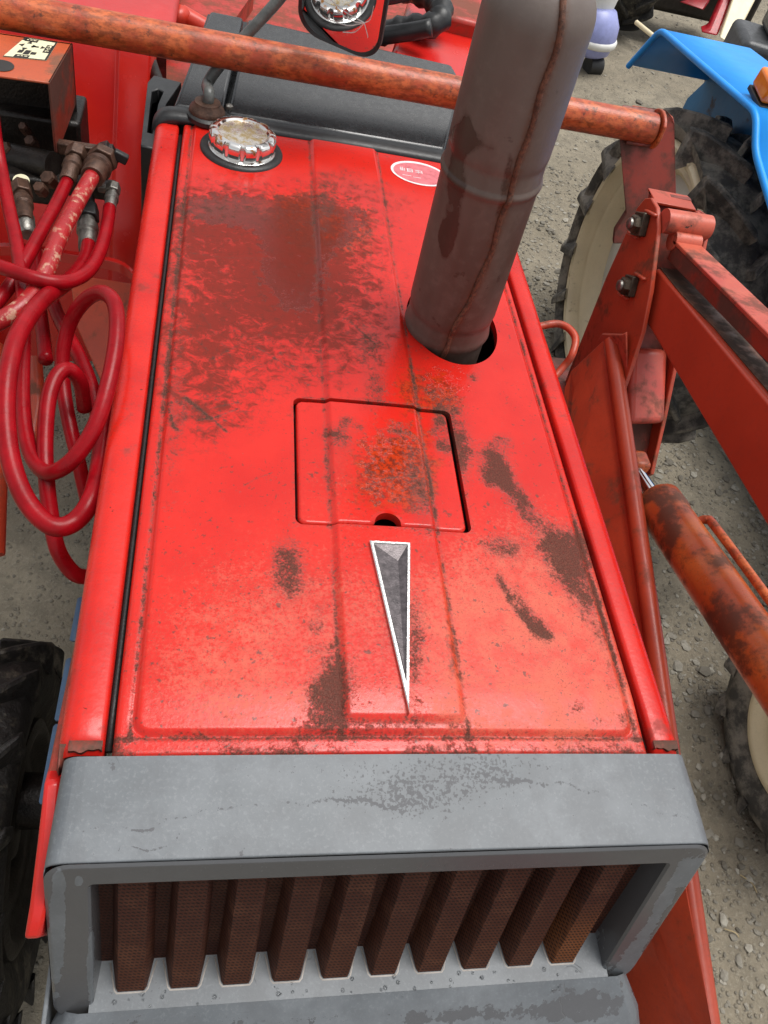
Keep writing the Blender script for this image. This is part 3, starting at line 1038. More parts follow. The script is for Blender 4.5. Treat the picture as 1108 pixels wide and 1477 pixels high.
# torn, rusty front ends of the side panels
for s, xa, xb in ((-1, -.2375, -.270), (1, .238, .2665)):
    mb = MB()
    pts = []
    for k in range(41):
        t_k = k / 40
        x = xa + (xb - xa) * t_k
        y = .007 + .0012 * math.sin(t_k * 9) + .0006 * math.sin(t_k * 23) - .012 * max(0, (t_k - .75) / .25) ** 2
        pts.append((x, y))
    top = [Vector((x, y, -.0085 - (.010 if abs(x) > .262 else 0))) for x, y in pts]
    bk = [Vector((x, .014, -.0075 - (.006 if abs(x) > .262 else 0))) for x, y in pts]
    V = top + bk + [p + Vector((0, .002, -.020)) for p in top]
    n = len(top)
    f_ = [(i, i + 1, n + i + 1, n + i) for i in range(n - 1)] + [(i, i + 1, 2 * n + i + 1, 2 * n + i) for i in range(n - 1)]
    mb.add(V, f_)
    mb.done('rusted_edge', painted('rust_eaten_edge', (.20, .035, .02), (.10, .03, .02), amt=.9, rough=.6, chips=.4, scale=3), TR, solid=.001, smooth=60)
    MB().box((s * .254, -.004, -.050), (.024, .030, .05)).done('panel_bracket', M['loaderdark'], TR, bevel=.003)

# flared lower front of the left side panel
o = MB().prism([(-.280, .02, -.05), (-.279, -.010, -.028), (-.277, -.050, -.038), (-.279, -.092, -.060), (-.284, -.108, -.085), (-.284, -.08, -.20), (-.284, .02, -.40)], (.012, 0, 0)) \
    .done('side_skirt', M['red'], TR, bevel=.003, label='flared red lower edge of the side panel by the front wheel')
o = MB().prism([(-.276, .16, -.06), (-.279, -.010, -.035), (-.284, .02, -.40), (-.284, .16, -.40)], (.010, 0, 0)).done('side_skirt', M['redrust'], TR, bevel=.002)
# slate blue mouldings along the left side
for (v0, v1) in ((862, 925), (950, 1040), (1045, 1160)):
    u0, u1 = 118 - (v0 - 862) * .185, 118 - (v1 - 862) * .185
    a, b = at(u0, v0, 0, -.283), at(u1, v1, 0, -.283)
    MB().tube([a, a * .97 + b * .03, a * .03 + b * .97, b], [.0025, .0040, .0040, .0025], 8, flat=.4).done('side_moulding', M['trim'], TR, smooth=60)


# ---- radiator cowl --------------------------------------------------
def cowl_section(y, w2, z, r, drop, n=10):
    """arch across x at station y"""
    o = [(-w2 - .002, y, z - drop), (-w2, y, z - r - .01)]
    for k in range(n + 1):
        a = math.pi / 2 * k / n
        o.append((-w2 + r - r * math.cos(a), y, z - r + r * math.sin(a)))
    for k in range(1, 90):
        x = -w2 + r + (2 * w2 - 2 * r) * k / 90
        o.append((x, y, z + .0025 * (1 - (x / w2) ** 2)))
    for k in range(n + 1):
        a = math.pi / 2 * (1 - k / n)
        o.append((w2 - r + r * math.cos(a), y, z - r + r * math.sin(a)))
    o += [(w2, y, z - r - .01), (w2 + .002, y, z - drop)]
    return o


TAN = math.tan(math.radians(17))
YF = -.0765


def face_pt(x, z):
    """a point on the leaning front face"""
    return Vector((x, YF + (z + .008) * TAN + .0, z))


stations = []
for k, t in enumerate(list(np.linspace(0, .965, 26)) + [.98, .990, .996, 1.0]):
    t = float(t)
    y = -.0010 + (YF + .0010) * t
    z = -.0020 - .005 * t - .0030 * t * t
    w2 = .2650 + .0035 * t
    if k >= 27:
        z -= (.0001, .0005, .0018)[k - 27]
    stations.append((y, z, w2, .0125))
V = []
for (y, z, w2, r) in [(stations[0][0] + .001, stations[0][1] - .006, stations[0][2] - .001, .016)] + stations:
    V += cowl_section(y, w2, z, r, .19)
ns = len(cowl_section(0, .26, 0, .02, .1))
# lean the side walls forward with the face
V = [(x, y + (z + .008) * TAN * (1 if y < -.01 else 0) * min(1, (-y) / .083) if z < -.02 else y, z) for x, y, z in V]
nr = len(V) // ns
f_ = [(i * ns + k, i * ns + k + 1, (i + 1) * ns + k + 1, (i + 1) * ns + k) for i in range(nr - 1) for k in range(ns - 1)]


def cowl_attrs(me, P, damp_shade, stain):
    u, v = project(P)
    for name, L in (('damp_shade', damp_shade), ('stain', stain)):
        a = np.zeros(len(P))
        for (cu, cv, ru, rv, an, s) in L:
            a += s * blob(u, v, cu, cv, ru, rv, an, 2.6)
        if name == 'stain' and me.name.startswith('cowl'):
            for pts_, wd_, st_ in TIDE:
                dm_ = np.full(len(P), 1e9)
                for (ax_, ay_), (bx2, by2) in zip(pts_[:-1], pts_[1:]):
                    tt = np.clip(((u - ax_) * (bx2 - ax_) + (v - ay_) * (by2 - ay_)) / ((bx2 - ax_) ** 2 + (by2 - ay_) ** 2), 0, 1)
                    dm_ = np.minimum(dm_, np.hypot(u - ax_ - tt * (bx2 - ax_), v - ay_ - tt * (by2 - ay_) + 3 * np.sin(u * .11)))
                a += st_ * np.exp(-(dm_ / wd_) ** 2)
        q = me.attributes.new(name, 'FLOAT', 'POINT')
        q.data.foreach_set('value', a.astype(np.float32))


def subdiv(me, n=1):
    bm = bmesh.new()
    bm.from_mesh(me)
    bmesh.ops.subdivide_edges(bm, edges=bm.edges[:], cuts=n, use_grid_fill=True)
    bm.to_mesh(me)
    bm.free()
    return me


def pts_of(me):
    a = np.empty(len(me.vertices) * 3)
    me.vertices.foreach_get('co', a)
    return a.reshape(-1, 3)


me = subdiv(mesh('cowl', V, f_), 3)
TIDE = [([(110, 1205), (150, 1190), (200, 1200), (260, 1178), (330, 1163), (420, 1160), (500, 1152), (570, 1165)], 3.2, .55), ([(700, 1120), (740, 1128), (820, 1132), (880, 1150), (940, 1168), (1005, 1185)], 2.8, .5),
        ([(168, 1232), (182, 1204), (205, 1196), (222, 1194)], 2.0, .75), ([(190, 1224), (240, 1224), (250, 1218), (262, 1196), (266, 1182)], 1.8, .75), ([(345, 1240), (352, 1228)], 4, .6), ([(958, 1098), (964, 1122), (972, 1138)], 1.8, .75), ([(160, 1090), (165, 1112)], 4, .5)]
cowl_attrs(me, pts_of(me), [(900, 1120, 8, 30, 0, .35), (1010, 1200, 8, 60, 0, .3)],
           [(620, 1118, 120, 46, 0, .38), (740, 1110, 90, 36, 0, .34), (560, 1150, 90, 30, 0, .26), (660, 1165, 120, 26, 0, .25), (250, 1225, 70, 20, 0, .15), (155, 1100, 14, 20, 0, .35),
            (640, 1215, 60, 16, 0, .2), (400, 1110, 160, 14, 0, .2), (100, 1250, 40, 6, 0, .5), (1000, 1222, 26, 5, 0, .6), (440, 1248, 90, 3, 0, .5)])
cowl = obj('radiator_cowl', me, M['cowl'], TR, smooth=50, label='sun-bleached grey plastic cowl over the grille')

# front frame with its opening
ZT, ZB = -.0105, -.209
ox0, ox1, oz0, oz1 = -.2365, .2345, -.2075, -.0335
ang = math.radians(17)


def ring(x0, x1, z0, z1, r, n=6, din=0.0, push=0.0):
    o = []
    for (cx, cz, a0) in ((x1 - r, z1 - r, 0), (x0 + r, z1 - r, 90), (x0 + r, z0 + r, 180), (x1 - r, z0 + r, 270)):
        for k in range(n + 1):
            a = math.radians(a0 + 90 * k / n)
            x, z = cx + r * math.cos(a), cz + r * math.sin(a)
            p = face_pt(x, z)
            p.y += din
            o.append(p)
    return o


R1 = ring(-.2685, .2685, ZB - .01, ZT + .0005, .018)
R2 = ring(-.2662, .2662, ZB - .01, ZT - .0015, .017, din=-.0016)
R3 = ring(ox0 - .002, ox1 + .002, oz0, oz1 + .002, .005, din=-.0016)
R4 = ring(ox0, ox1, oz0, oz1, .005, din=.0006)
R5 = ring(ox0 + .006, ox1 - .002, oz0, oz1 - .001, .005, din=.055)
V = []
loops = [R1, R2, R3, R4, R5]
nl = len(R1)
for r_ in loops:
    V += r_
f_ = [(i * nl + k, i * nl + (k + 1) % nl, (i + 1) * nl + (k + 1) % nl, (i + 1) * nl + k) for i in range(4) for k in range(nl)]
me = subdiv(mesh('front_frame', V, f_), 14)
cowl_attrs(me, pts_of(me), [(500, 1350, 900, 500, 0, 1.15), (82, 1345, 11, 75, .05, -1.3), (84, 1270, 8, 20, .05, -.5), (113, 1272, 6, 8, 0, -.9), (131, 1400, 6, 60, 0, -.9), (958, 1300, 10, 40, .5, -1.0), (915, 1375, 12, 40, .5, -.9), (1000, 1260, 20, 24, .6, -.9), (850, 1360, 22, 60, .5, -.5), (880, 1400, 26, 18, 0, -.6)],  # first entry darkens the whole face: its shade is put into the colour
           [(700, 1250, 300, 4, 0, .4)])
obj('grille_frame', me, M['cowl'], TR, smooth=40)

# recess floor (ledge) below the ribs and the body below it
me = mesh('ledge', [(-.240, -.050, -.1930), (.238, -.050, -.1930), (.238, -.143, -.2005), (-.240, -.143, -.2005)], [(0, 1, 2, 3)])
me = subdiv(me, 40)
Pl = pts_of(me)
cowl_attrs(me, Pl, [(150, 1410, 20, 40, 0, .3), (340, 1440, 30, 20, 0, .1), (760, 1420, 120, 16, 0, .25)], [(200, 1430, 40, 20, 0, .45), (300, 1440, 60, 14, 0, .2)])
obj('grille_ledge', me, M['cowl'], TR, smooth=60)
V = []
secs = [(-.143, -.2008, .266), (-.1445, -.2020, .266), (-.172, -.222, .282), (-.205, -.250, .290), (-.225, -.290, .292), (-.232, -.36, .292)]
nx = 60
for (y, z, w2) in secs:
    for k in range(nx + 1):
        x = -w2 + 2 * w2 * k / nx
        e = max(0, abs(x) - w2 + .02) / .02
        V.append((x, y + .008 * e * e, z - .016 * e * e))
n_ = nx + 1
f_ = [(i * n_ + k, i * n_ + k + 1, (i + 1) * n_ + k + 1, (i + 1) * n_ + k) for i in range(len(secs) - 1) for k in range(nx)]
# closing sides
b0 = len(V)
for (y, z, w2) in secs:
    V.append((-w2 - .001, y + .02, -.45))
    V.append((w2 + .001, y + .02, -.45))
for i in range(len(secs) - 1):
    f_.append((i * n_, (i + 1) * n_, b0 + 2 * i + 2, b0 + 2 * i))
    f_.append((i * n_ + nx, b0 + 2 * i + 1, b0 + 2 * i + 3, (i + 1) * n_ + nx))
me = subdiv(mesh('lower_cowl', V, f_), 3)
cowl_attrs(me, pts_of(me), [(400, 1475, 500, 12, -.02, .35), (850, 1440, 70, 30, 0, .55), (700, 1460, 200, 20, 0, .35), (65, 1400, 15, 100, 0, .5)],
           [(450, 1470, 380, 12, 0, .35)])
obj('lower_cowl', me, M['cowl'], TR, smooth=50)
MB().box((-.2745, -.105, -.33), (.004, .15, .26)).done('cowl_edge_strip', M['cowl'], TR, bevel=.001)

# ribs of brown perforated sheet
NR = 10
for i in range(NR):
    xb = -.2185 + .0444 * i      # left edge of the rib at its foot
    V, f_ = [], []
    nz = 16
    for k in range(nz + 1):
        z = -.199 + (.199 - .020) * k / nz
        yf = YF + (z + .008) * TAN + .006        # nose just inside the frame
        yb = yf + .030
        xs_ = [xb - .0120, xb - .0070, xb - .0012, xb + .0008, xb + .0226, xb + .0246, xb + .0304, xb + .0330]
        ys_ = [yb, yb - .0005, yf + .003, yf, yf, yf + .003, yb - .0005, yb]
        for x, y in zip(xs_, ys_):
            V.append((x, y, z))
    n_ = 8
    f_ = [(k * n_ + j, k * n_ + j + 1, (k + 1) * n_ + j + 1, (k + 1) * n_ + j) for k in range(nz) for j in range(n_ - 1)]
    me = mesh('grille_rib', V, f_)
    a = me.attributes.new('stain', 'FLOAT', 'POINT')
    zz = pts_of(me)[:, 2]
    a.data.foreach_set('value', (np.clip((-.10 - zz) / .07, 0, 1) * (.55 if i == 9 else .10)).astype(np.float32))
    obj('grille_rib', me, M['mesh'], TR, smooth=30)
    # pale waterline where each rib stands on the ledge
    yfo = YF + (-.1975 + .008) * TAN + .006
    w_ = [(xb - .0075, yfo + .022), (xb - .0022, yfo + .001), (xb + .0, yfo - .0015), (xb + .0234, yfo - .0015), (xb + .0256, yfo + .001), (xb + .0315, yfo + .022)]
    MB().tube([(x, y, -.1935 - (.0075 * (-.050 - y) / .093)) for x, y in w_], .0011, 6, flat=.7).done('rib_foot_seal', plain('chalky_deposit', (.34, .31, .28), .7) if i == 0 else bpy.data.materials['chalky_deposit'], TR, smooth=180)
me = mesh('grille_back', [(-.24, -.056, -.01), (.24, -.056, -.01), (.24, -.108, -.21), (-.24, -.108, -.21)], [(0, 1, 2, 3)])
obj('grille_back', me, M['mesh'], TR)

# water drops on the ledge and chalky drips along the frame lip
dr = MB()
for _ in range(46):
    x = rng.uniform(-.23, .22)
    y = rng.uniform(-.1425, -.130) if rng.random() < .85 else rng.uniform(-.160, -.146)
    z = -.2005 + .0075 * max(0, (y + .143)) / .093 if y > -.143 else -.2030 - (-.1445 - y) * .73
    r = rng.uniform(.0008, .0022)
    dr.lathe((x, y, z - .0002), (0, 0, 1), [(0, r), (r * .35, r * .9), (r * .65, r * .5), (r * .7, .0001)], 10, cap=False)
tw = NT('water_drop')
dr.done('water_drops', tw.set(col=(1, 1, 1), rough=.02, trans=1.0, ior=1.33), TR, smooth=180)['kind'] = 'stuff'

# ---- exhaust stack --------------------------------------------------
LEAN = Vector((-.05, -.03, 1)).normalized()
SC = Vector((.1175, .560, 0))
prof = [(-.10, .0530), (.012, .0530), (.017, .0525), (.019, .0515), (.022, .0525), (.040, .0535), (.042, .0525), (.045, .0515), (.048, .0532), (.10, .0535)]
prof = [(-.10, .0510), (.000, .0512), (.006, .0530), (.011, .0546), (.016, .0536), (.021, .0524), (.031, .0522), (.035, .0514), (.038, .0528), (.045, .0538)]
for h in np.linspace(.07, .205, 10):
    prof.append((h, .0537))
prof += [(.211, .0537), (.2150, .0542), (.2170, .0556), (.2195, .0561), (.2220, .0555), (.2240, .0540), (.226, .0534), (.238, .0532), (.2415, .0525), (.245, .0532), (.250, .0540)]
for h in np.linspace(.27, .375, 8):
    prof.append((h, .0540 - .0008 * (h - .27) / .105))
for k in range(1, 9):
    a = math.pi / 2 * k / 8
    prof.append((.375 + .042 * math.sin(a),   .0532 - .042 + .042 * math.cos(a)))
prof.append((.4172, .001))
# refine rows for the stain attributes
fine = []
for (h0, r0), (h1, r1) in zip(prof[:-1], prof[1:]):
    k = max(1, int((h1 - h0) / .006))
    for j in range(k):
        fine.append((h0 + (h1 - h0) * j / k, r0 + (r1 - r0) * j / k))
fine.append(prof[-1])
mb = MB().lathe(SC, LEAN, fine, 96)
me = mesh('stack', mb.V, mb.F)
Ps = pts_of(me)
u, v = project(Ps)
wet = .95 * blob(u, v, 657, 270, 17, 95, .10, 3) + .7 * blob(u, v, 690, 205, 45, 17, .45, 3) + .7 * blob(u, v, 643, 350, 9, 22, 0, 3) + .5 * blob(u, v, 640, 340, 14, 14, 0) + .8 * blob(u, v, 672, 190, 10, 22, .2)
wet += .8 * blob(u, v, 728, 275, 9, 60, .22, 3)
q = me.attributes.new('wet', 'FLOAT', 'POINT')
q.data.foreach_set('value', (wet * .84).astype(np.float32))
# where the seam runs: the facing angle toward the front right


def seam_dir(h):
    q_ = math.radians(-101 + 19 * float(sstep(0, .16, np.array(h))))
    d_ = Vector((math.cos(q_), math.sin(q_), 0))
    return (d_ - LEAN * d_.dot(LEAN)).normalized()


rad = Ps - np.array(SC)
hh_ = rad @ np.array(LEAN)
rad = rad - np.outer(hh_, np.array(LEAN))
q_ = np.radians(-101 + 19 * sstep(0, .16, hh_))
cosd = (rad[:, 0] * np.cos(q_) + rad[:, 1] * np.sin(q_)) / np.maximum(np.linalg.norm(rad, axis=1), 1e-6)
rust = np.exp(-(np.arccos(np.clip(cosd, -1, 1)) / .10) ** 2) * .9
q = me.attributes.new('rust', 'FLOAT', 'POINT')
q.data.foreach_set('value', rust.astype(np.float32))
stk = obj('exhaust_stack', me, M['stack'], TR, smooth=60, label='thick brown clam-shell exhaust stack with rusty weld seam')
pts = []
for h, r in fine:
    if h < .41:
        wob = .0012 * math.sin(h * 90)
        a1 = seam_dir(h)
        side = LEAN.cross(a1)
        pts.append(SC + LEAN * h + a1 * (r + .0008) + side * wob)
MB().tube(pts, .0031, 8, flat=1.0).done('weld_seam', plain('rusty_weld', (.11, .042, .022), .55, bump=.0012, var=.6, scale=220), stk, smooth=180)
# back seam of the clam shell
pts = [SC + LEAN * h - a1 * (r + .0008) for h, r in fine if h < .41]
MB().tube(pts, .0024, 8).done('weld_seam', bpy.data.materials['rusty_weld'], stk, smooth=180)

# ---- radiator filler cap -------------------------------------------
cc = Vector((-.1440, .917, 0))
MB().lathe((cc.x, cc.y, 0), (0, 0, 1), [(-.004, .060), (.003, .060), (.006, .057), (.007, .052), (.006, .046), (.001, .044)], 48).done('cap_seal', M['rubber'], TR, smooth=50, label='black rubber ring under the filler cap')
n = 288
V, f_ = [], []
levels = [(.006, .0440, .0), (.010, .0450, .3), (.013, .0465, 1), (.024, .0470, 1), (.028, .0462, 1), (.0305, .0440, .6), (.0312, .0405, .15), (.0310, .0370, 0), (.0285, .0345, 0)]
for z, r, lb in levels:
    for k in range(n):
        a = 2 * math.pi * k / n
        c12 = math.cos(12 * a)
        lobe = .0016 * lb - .0050 * lb * float(sstep(.35, .85, np.array(c12)))
        V.append((cc.x + (r + lobe) * math.cos(a), cc.y + (r + lobe) * math.sin(a), z))
for i in range(len(levels) - 1):
    for k in range(n):
        f_.append((i * n + k, i * n + (k + 1) % n, (i + 1) * n + (k + 1) % n, (i + 1) * n + k))
cap = obj('filler_cap', mesh('filler_cap', V, f_), M['capskirt'], TR, smooth=40, label='lobed chrome radiator cap gone yellow with corrosion')
V = [(cc.x, cc.y, .0300)]
f_ = []
for j, (r, z) in enumerate(((.012, .0299), (.024, .0292), (.0345, .0285))):
    for k in range(48):
        a = 2 * math.pi * k / 48
        V.append((cc.x + r * math.cos(a), cc.y + r * math.sin(a), z))
for k in range(48):
    f_.append((0, 1 + k, 1 + (k + 1) % 48))
    for j in range(2):
        f_.append((1 + j * 48 + k, 1 + j * 48 + (k + 1) % 48, 1 + (j + 1) * 48 + (k + 1) % 48, 1 + (j + 1) * 48 + k))
MB().add(V, f_).done('cap_top', M['captop'], cap, smooth=60)
MB().lathe((cc.x, cc.y, .002), (0, 0, 1), [(0, .049), (.004, .049), (.006, .046)], 48).done('cap_flange', M['chrome'], cap, smooth=50)

# ---- rear arch, dash cover, mirror -----------------------------------
# black arch closing the back of the hood
V = []
for (y, z, w2) in ((.976, -.006, .272), (.9775, .002, .275), (.983, .006, .277), (1.003, .007, .277), (1.010, .004, .277), (1.012, -.008, .275)):
    V += cowl_section(y, w2, z, .030, .35)
nr = 6
f_ = [(i * ns + k, i * ns + k + 1, (i + 1) * ns + k + 1, (i + 1) * ns + k) for i in range(nr - 1) for k in range(ns - 1)]
obj('rear_arch', mesh('rear_arch', V, f_), M['black'], TR, smooth=50, solid=.003)
# charcoal dash cover behind, in two panels with a gap between them
def slab(name, pts, down, mat, **k):
    return MB().prism(pts, down).done(name, mat, TR, **k)


def dz(u, v, z):
    return at(u, v, 2, z)


A = [dz(250, 152, .000), dz(303, 14, .060), dz(352, 24, .060), dz(322, 163, .000)]
slab('dash_cover', A, (0, 0, -.20), M['dash'], bevel=.006, seg=3)
A = [dz(328, 164, .002), dz(358, 25, .062), dz(652, 92, .062), dz(668, 120, .050), dz(642, 217, .002)]
slab('dash_cover', A, (0, 0, -.20), M['dash'], bevel=.006, seg=3)
slab('dash_base', [dz(250, 172, -.012), dz(300, 20, -.012), dz(655, 95, -.012), dz(650, 240, -.012)], (0, 0, -.30), M['black'])
# black side frame with an opening, left of the dash
fr_ = MB()
pA = [dz(203, 210, -.02), dz(213, 118, -.02), dz(222, 108, -.02), dz(262, 118, -.02), dz(240, 150, -.02), dz(226, 215, -.02)]
inner = [dz(212, 190, -.02), dz(219, 132, -.02), dz(228, 128, -.02), dz(236, 132, -.02), dz(228, 150, -.02), dz(220, 192, -.02)]
n = 6
V = pA + inner + [p + Vector((0, 0, -.02)) for p in inner] + [p + Vector((0, 0, -.25)) for p in pA]
f_ = []
for i in range(n):
    j = (i + 1) % n
    f_ += [(i, j, n + j, n + i), (n + i, n + j, 2 * n + j, 2 * n + i), (i, j, 3 * n + j, 3 * n + i)]
fr_.add(V, f_)
fr_.done('side_frame', M['black'], TR, bevel=.002)

# mirror rod and grommet
g0 = dz(299, 158, .016)
MB().lathe((g0.x, g0.y, .008), (0, 0, 1), [(0, .026), (.006, .027), (.011, .025), (.016, .020), (.020, .019), (.021, .010)], 28).done('rod_grommet', M['ironbrown'], TR, smooth=50)
MB().lathe((g0.x + .002, g0.y - .002, .004), (0, 0, 1), [(0, .031), (.006, .031), (.009, .027)], 28).done('grommet_boot', M['rubber'], TR, smooth=50)
for (dx_, dy_) in ((.024, .014),):
    MB().lathe((g0.x + dx_ + .008, g0.y + dy_, .016), (0, 0, 1), [(0, .006), (.005, .006), (.007, .003)], 6).done('bolt', M['steel'], TR)
pr_ = [Vector((g0.x, g0.y, .02)), Vector((g0.x + .001, g0.y + .004, .040)), dep(299, 122, 1.262), dep(314, 98, 1.255), dep(345, 62, 1.25), dep(400, 2, 1.23), dep(440, -50, 1.21), dep(475, -70, 1.19)]
MB().tube(smooth_path(pr_, 6), .0085, 12).done('mirror_rod', plain('grey_green_rod_paint', (.085, .09, .085), .38, bump=.0005, var=.3, scale=60), TR, smooth=180)
# mirror: placed so that it looks down at the filler cap
mc = dep(496, -17, 1.13)
vc = (Vector(CM.tolist()) - mc).normalized()
vt = (cc + Vector((.0, 0, .03)) - dep(458, 24, 1.14)).normalized()
mn = (vc + vt).normalized()
ex = Vector((RM[0]).tolist())
ex = (ex - mn * ex.dot(mn)).normalized()
ey = mn.cross(ex)
if ey.z < 0:
    ey = -ey
ca_, sa_ = math.cos(math.radians(-9)), math.sin(math.radians(-9))
ex, ey = ex * ca_ + ey * sa_, ey * ca_ - ex * sa_
K = 1.13 / F


def rr_outline(hw, hh, r, n=8):
    o = []
    for (cx, cy, a0) in ((hw - r, hh - r, 0), (-hw + r, hh - r, 90), (-hw + r, -hh + r, 180), (hw - r, -hh + r, 270)):
        for k in range(n + 1):
            a = math.radians(a0 + 90 * k / n)
            o.append((cx + r * math.cos(a), cy + r * math.sin(a)))
    return o


hw, hh = 68 * K, 96 * K
outs = [(hw - .006, hh - .006, .0), (hw - .002, hh - .002, .004), (hw, hh, .002), (hw, hh, -.006), (hw - .010, hh - .010, -.016)]
V, f_ = [], []
for (a_, b_, d_) in outs:
    V += [mc + ex * x + ey * y + mn * d_ for x, y in rr_outline(a_, b_, .036)]
nn = len(V) // len(outs)
f_ = [(i * nn + k, i * nn + (k + 1) % nn, (i + 1) * nn + (k + 1) % nn, (i + 1) * nn + k) for i in range(len(outs) - 1) for k in range(nn)]
f_.append(tuple(4 * nn + k for k in range(nn)))
mir = MB().add(V, f_).done('mirror_housing', M['rubber'], TR, smooth=50, label='black-rimmed mirror with cracked glass, edge of frame')
V = [mc + ex * x + ey * y + mn * .001 for x, y in rr_outline(hw - .005, hh - .005, .030)]
MB().add(V, [tuple(range(len(V)))]).done('mirror_glass', M['mirror'], mir)
crk = MB()
o0 = Vector((.036, -.036, 0))
for (dx_, dy_) in ((-.075, .022), (-.055, -.018), (-.030, -.028), (-.045, .002), (.008, -.020), (.010, .03)):
    p0 = mc + ex * o0.x + ey * o0.y + mn * .0014
    mid_ = mc + ex * (o0.x + dx_ * .5 + .003) + ey * (o0.y + dy_ * .5 - .006) + mn * .0014
    p1 = mc + ex * (o0.x + dx_) + ey * (o0.y + dy_) + mn * .0014
    crk.tube(smooth_path([p0, mid_, p1], 3), .0005, 5)
crk.done('glass_crack', plain('crack_edge', (.75, .75, .72), .3), mir)

# steering wheel and its spokes
sw = Vector((.03, 1.52, .16))
swn = Vector((0, -.42, 1)).normalized()
tor = MB()
ring_ = []
a_ = swn.orthogonal().normalized()
b_ = swn.cross(a_)
ring_ = [sw + (a_ * math.cos(2 * math.pi * k / 48) + b_ * math.sin(2 * math.pi * k / 48)) * .19 for k in range(49)]
whl = tor.tube(ring_, .0135, 12, cap=False).done('steering_wheel', M['black'], TR, smooth=180)
for k in range(3):
    q = math.radians(20 + 120 * k)
    MB().tube([sw - swn * .03, sw - swn * .02 + (a_ * math.cos(q) + b_ * math.sin(q)) * .08, sw + (a_ * math.cos(q) + b_ * math.sin(q)) * .185], [.016, .013, .011], 10).done('spoke', M['black'], whl, smooth=180)
MB().tube([sw + Vector((0, .0, -.05)), sw + Vector((0, .10, -.45))], .03, 16).done('steering_column', M['iron'], TR, smooth=60)
# black folded gaiter and levers behind the dash on the right
MB().tube(smooth_path([dep(545, 48, 1.62), dep(590, 40, 1.6), dep(628, 34, 1.58), dep(636, 12, 1.60), dep(610, -8, 1.64), dep(560, -20, 1.7)], 6), [.022 + .003 * math.sin(k * 1.9) for k in range(31)], 14).done('control_gaiter', M['black'], TR, smooth=180)
MB().tube(smooth_path([dep(548, 52, 1.55), dep(590, 46, 1.54), dep(622, 40, 1.53)], 5), .016, 12).done('control_lever', M['black'], TR, smooth=180)

# fenders / platform behind
fl = MB()
y_ = 1.30
V = [at(-60, 40, 1, y_), at(110, 42, 1, y_), at(172, 52, 1, y_), at(176, 52, 1, y_ - .012), at(214, 62, 1, y_ - .012), at(222, 66, 1, y_ + .03),
     at(200, 520, 1, y_ - .17), at(190, 520, 1, y_ - .212), at(160, 520, 1, y_ - .212), at(154, 520, 1, y_ - .2), at(100, 520, 1, y_ - .2), at(-60, 520, 1, y_ - .2)]
fl.add(V, [(0, 1, 10, 11), (1, 2, 9, 10), (2, 3, 8, 9), (3, 4, 7, 8), (4, 5, 6, 7)])
fl.done('fender', M['red'], TR, solid=.006, bevel=.004, label='bright red upright front of the left fender')
z_ = V[1].z
fl = MB().prism([(-.95, 1.303, z_), (-.30, 1.303, z_), (-.27, 1.45, z_ - .02), (-.27, 2.3, z_ - .03), (-.95, 2.3, z_ - .03)], (0, 0, -.02))
fl.done('fender', M['redfar'], TR, bevel=.008, label='flat red top of the left fender')
fl = MB().prism([dz(240, 0, -.12), dz(240, 170, -.12), dz(300, 0, -.12) + Vector((.1, .1, 0)), dz(300, -200, -.12)], (0, 0, -.04)).done('step_panel', M['redrust'], TR)
# long red platform right behind the dash
zp = -.10
MB().prism([dz(150, 120, zp - .1), dz(690, 235, zp - .1), dz(760, -60, zp - .1), dz(220, -200, zp - .1)], (0, 0, -.03)).done('platform', M['redrust'], TR, bevel=.004)
MB().prism([dz(555, 105, .0), dz(665, 130, .0), dz(700, 20, .0), dz(590, -5, .0)], (0, 0, -.16)).done('platform_step', M['red'], TR, bevel=.01, seg=3)
MB().prism([dz(615, 14, .03), dz(700, 36, .03), dz(712, -30, .03), dz(640, -40, .03)], (0, 0, -.20)).done('seat_box', M['redrust'], TR, bevel=.008)
MB().tube([dep(268, 18, 1.75), dep(262, 22, 1.70), dep(255, 26, 1.69), dep(250, 28, 1.70)], [.010, .020, .020, .012], 14).done('lever_knob', M['grip'], TR, smooth=180)
MB().tube([dep(262, 22, 1.71), dep(300, 42, 1.72)], [.021, .018], 14).done('lever_grip', M['grip'], TR, smooth=60)
MB().tube(smooth_path([dep(212, 70, 1.50), dep(222, 100, 1.47), dep(236, 140, 1.45), dep(236, 160, 1.47)], 5), .010, 10).done('throttle_cable', M['iron'], TR, smooth=180)
# small loop handle on the right of the hood
hp = [(.270, .66, -.06), (.285, .665, -.035), (.312, .655, -.030), (.324, .63, -.035), (.322, .58, -.05), (.300, .54, -.07)]
hp = [at(765, 474, 2, -.06), at(806, 467, 2, -.05), at(829, 484, 2, -.05), at(826, 510, 2, -.06), at(812, 530, 2, -.08), at(785, 560, 2, -.10)]
MB().tube(smooth_path(hp, 6), .0055, 10).done('grab_loop', M['loader'], TR, smooth=180)
# chassis below
MB().box((0, .35, -.72), (.30, 1.3, .26)).done('chassis', M['iron'], TR, bevel=.02)
MB().box((0, 1.7, -.60), (.50, 1.3, .34)).done('transmission', M['iron'], TR, bevel=.03)
MB().tube([(-.45, .25, -.80), (.45, .25, -.80)], .045, 14).done('front_axle', M['iron'], TR, smooth=60)


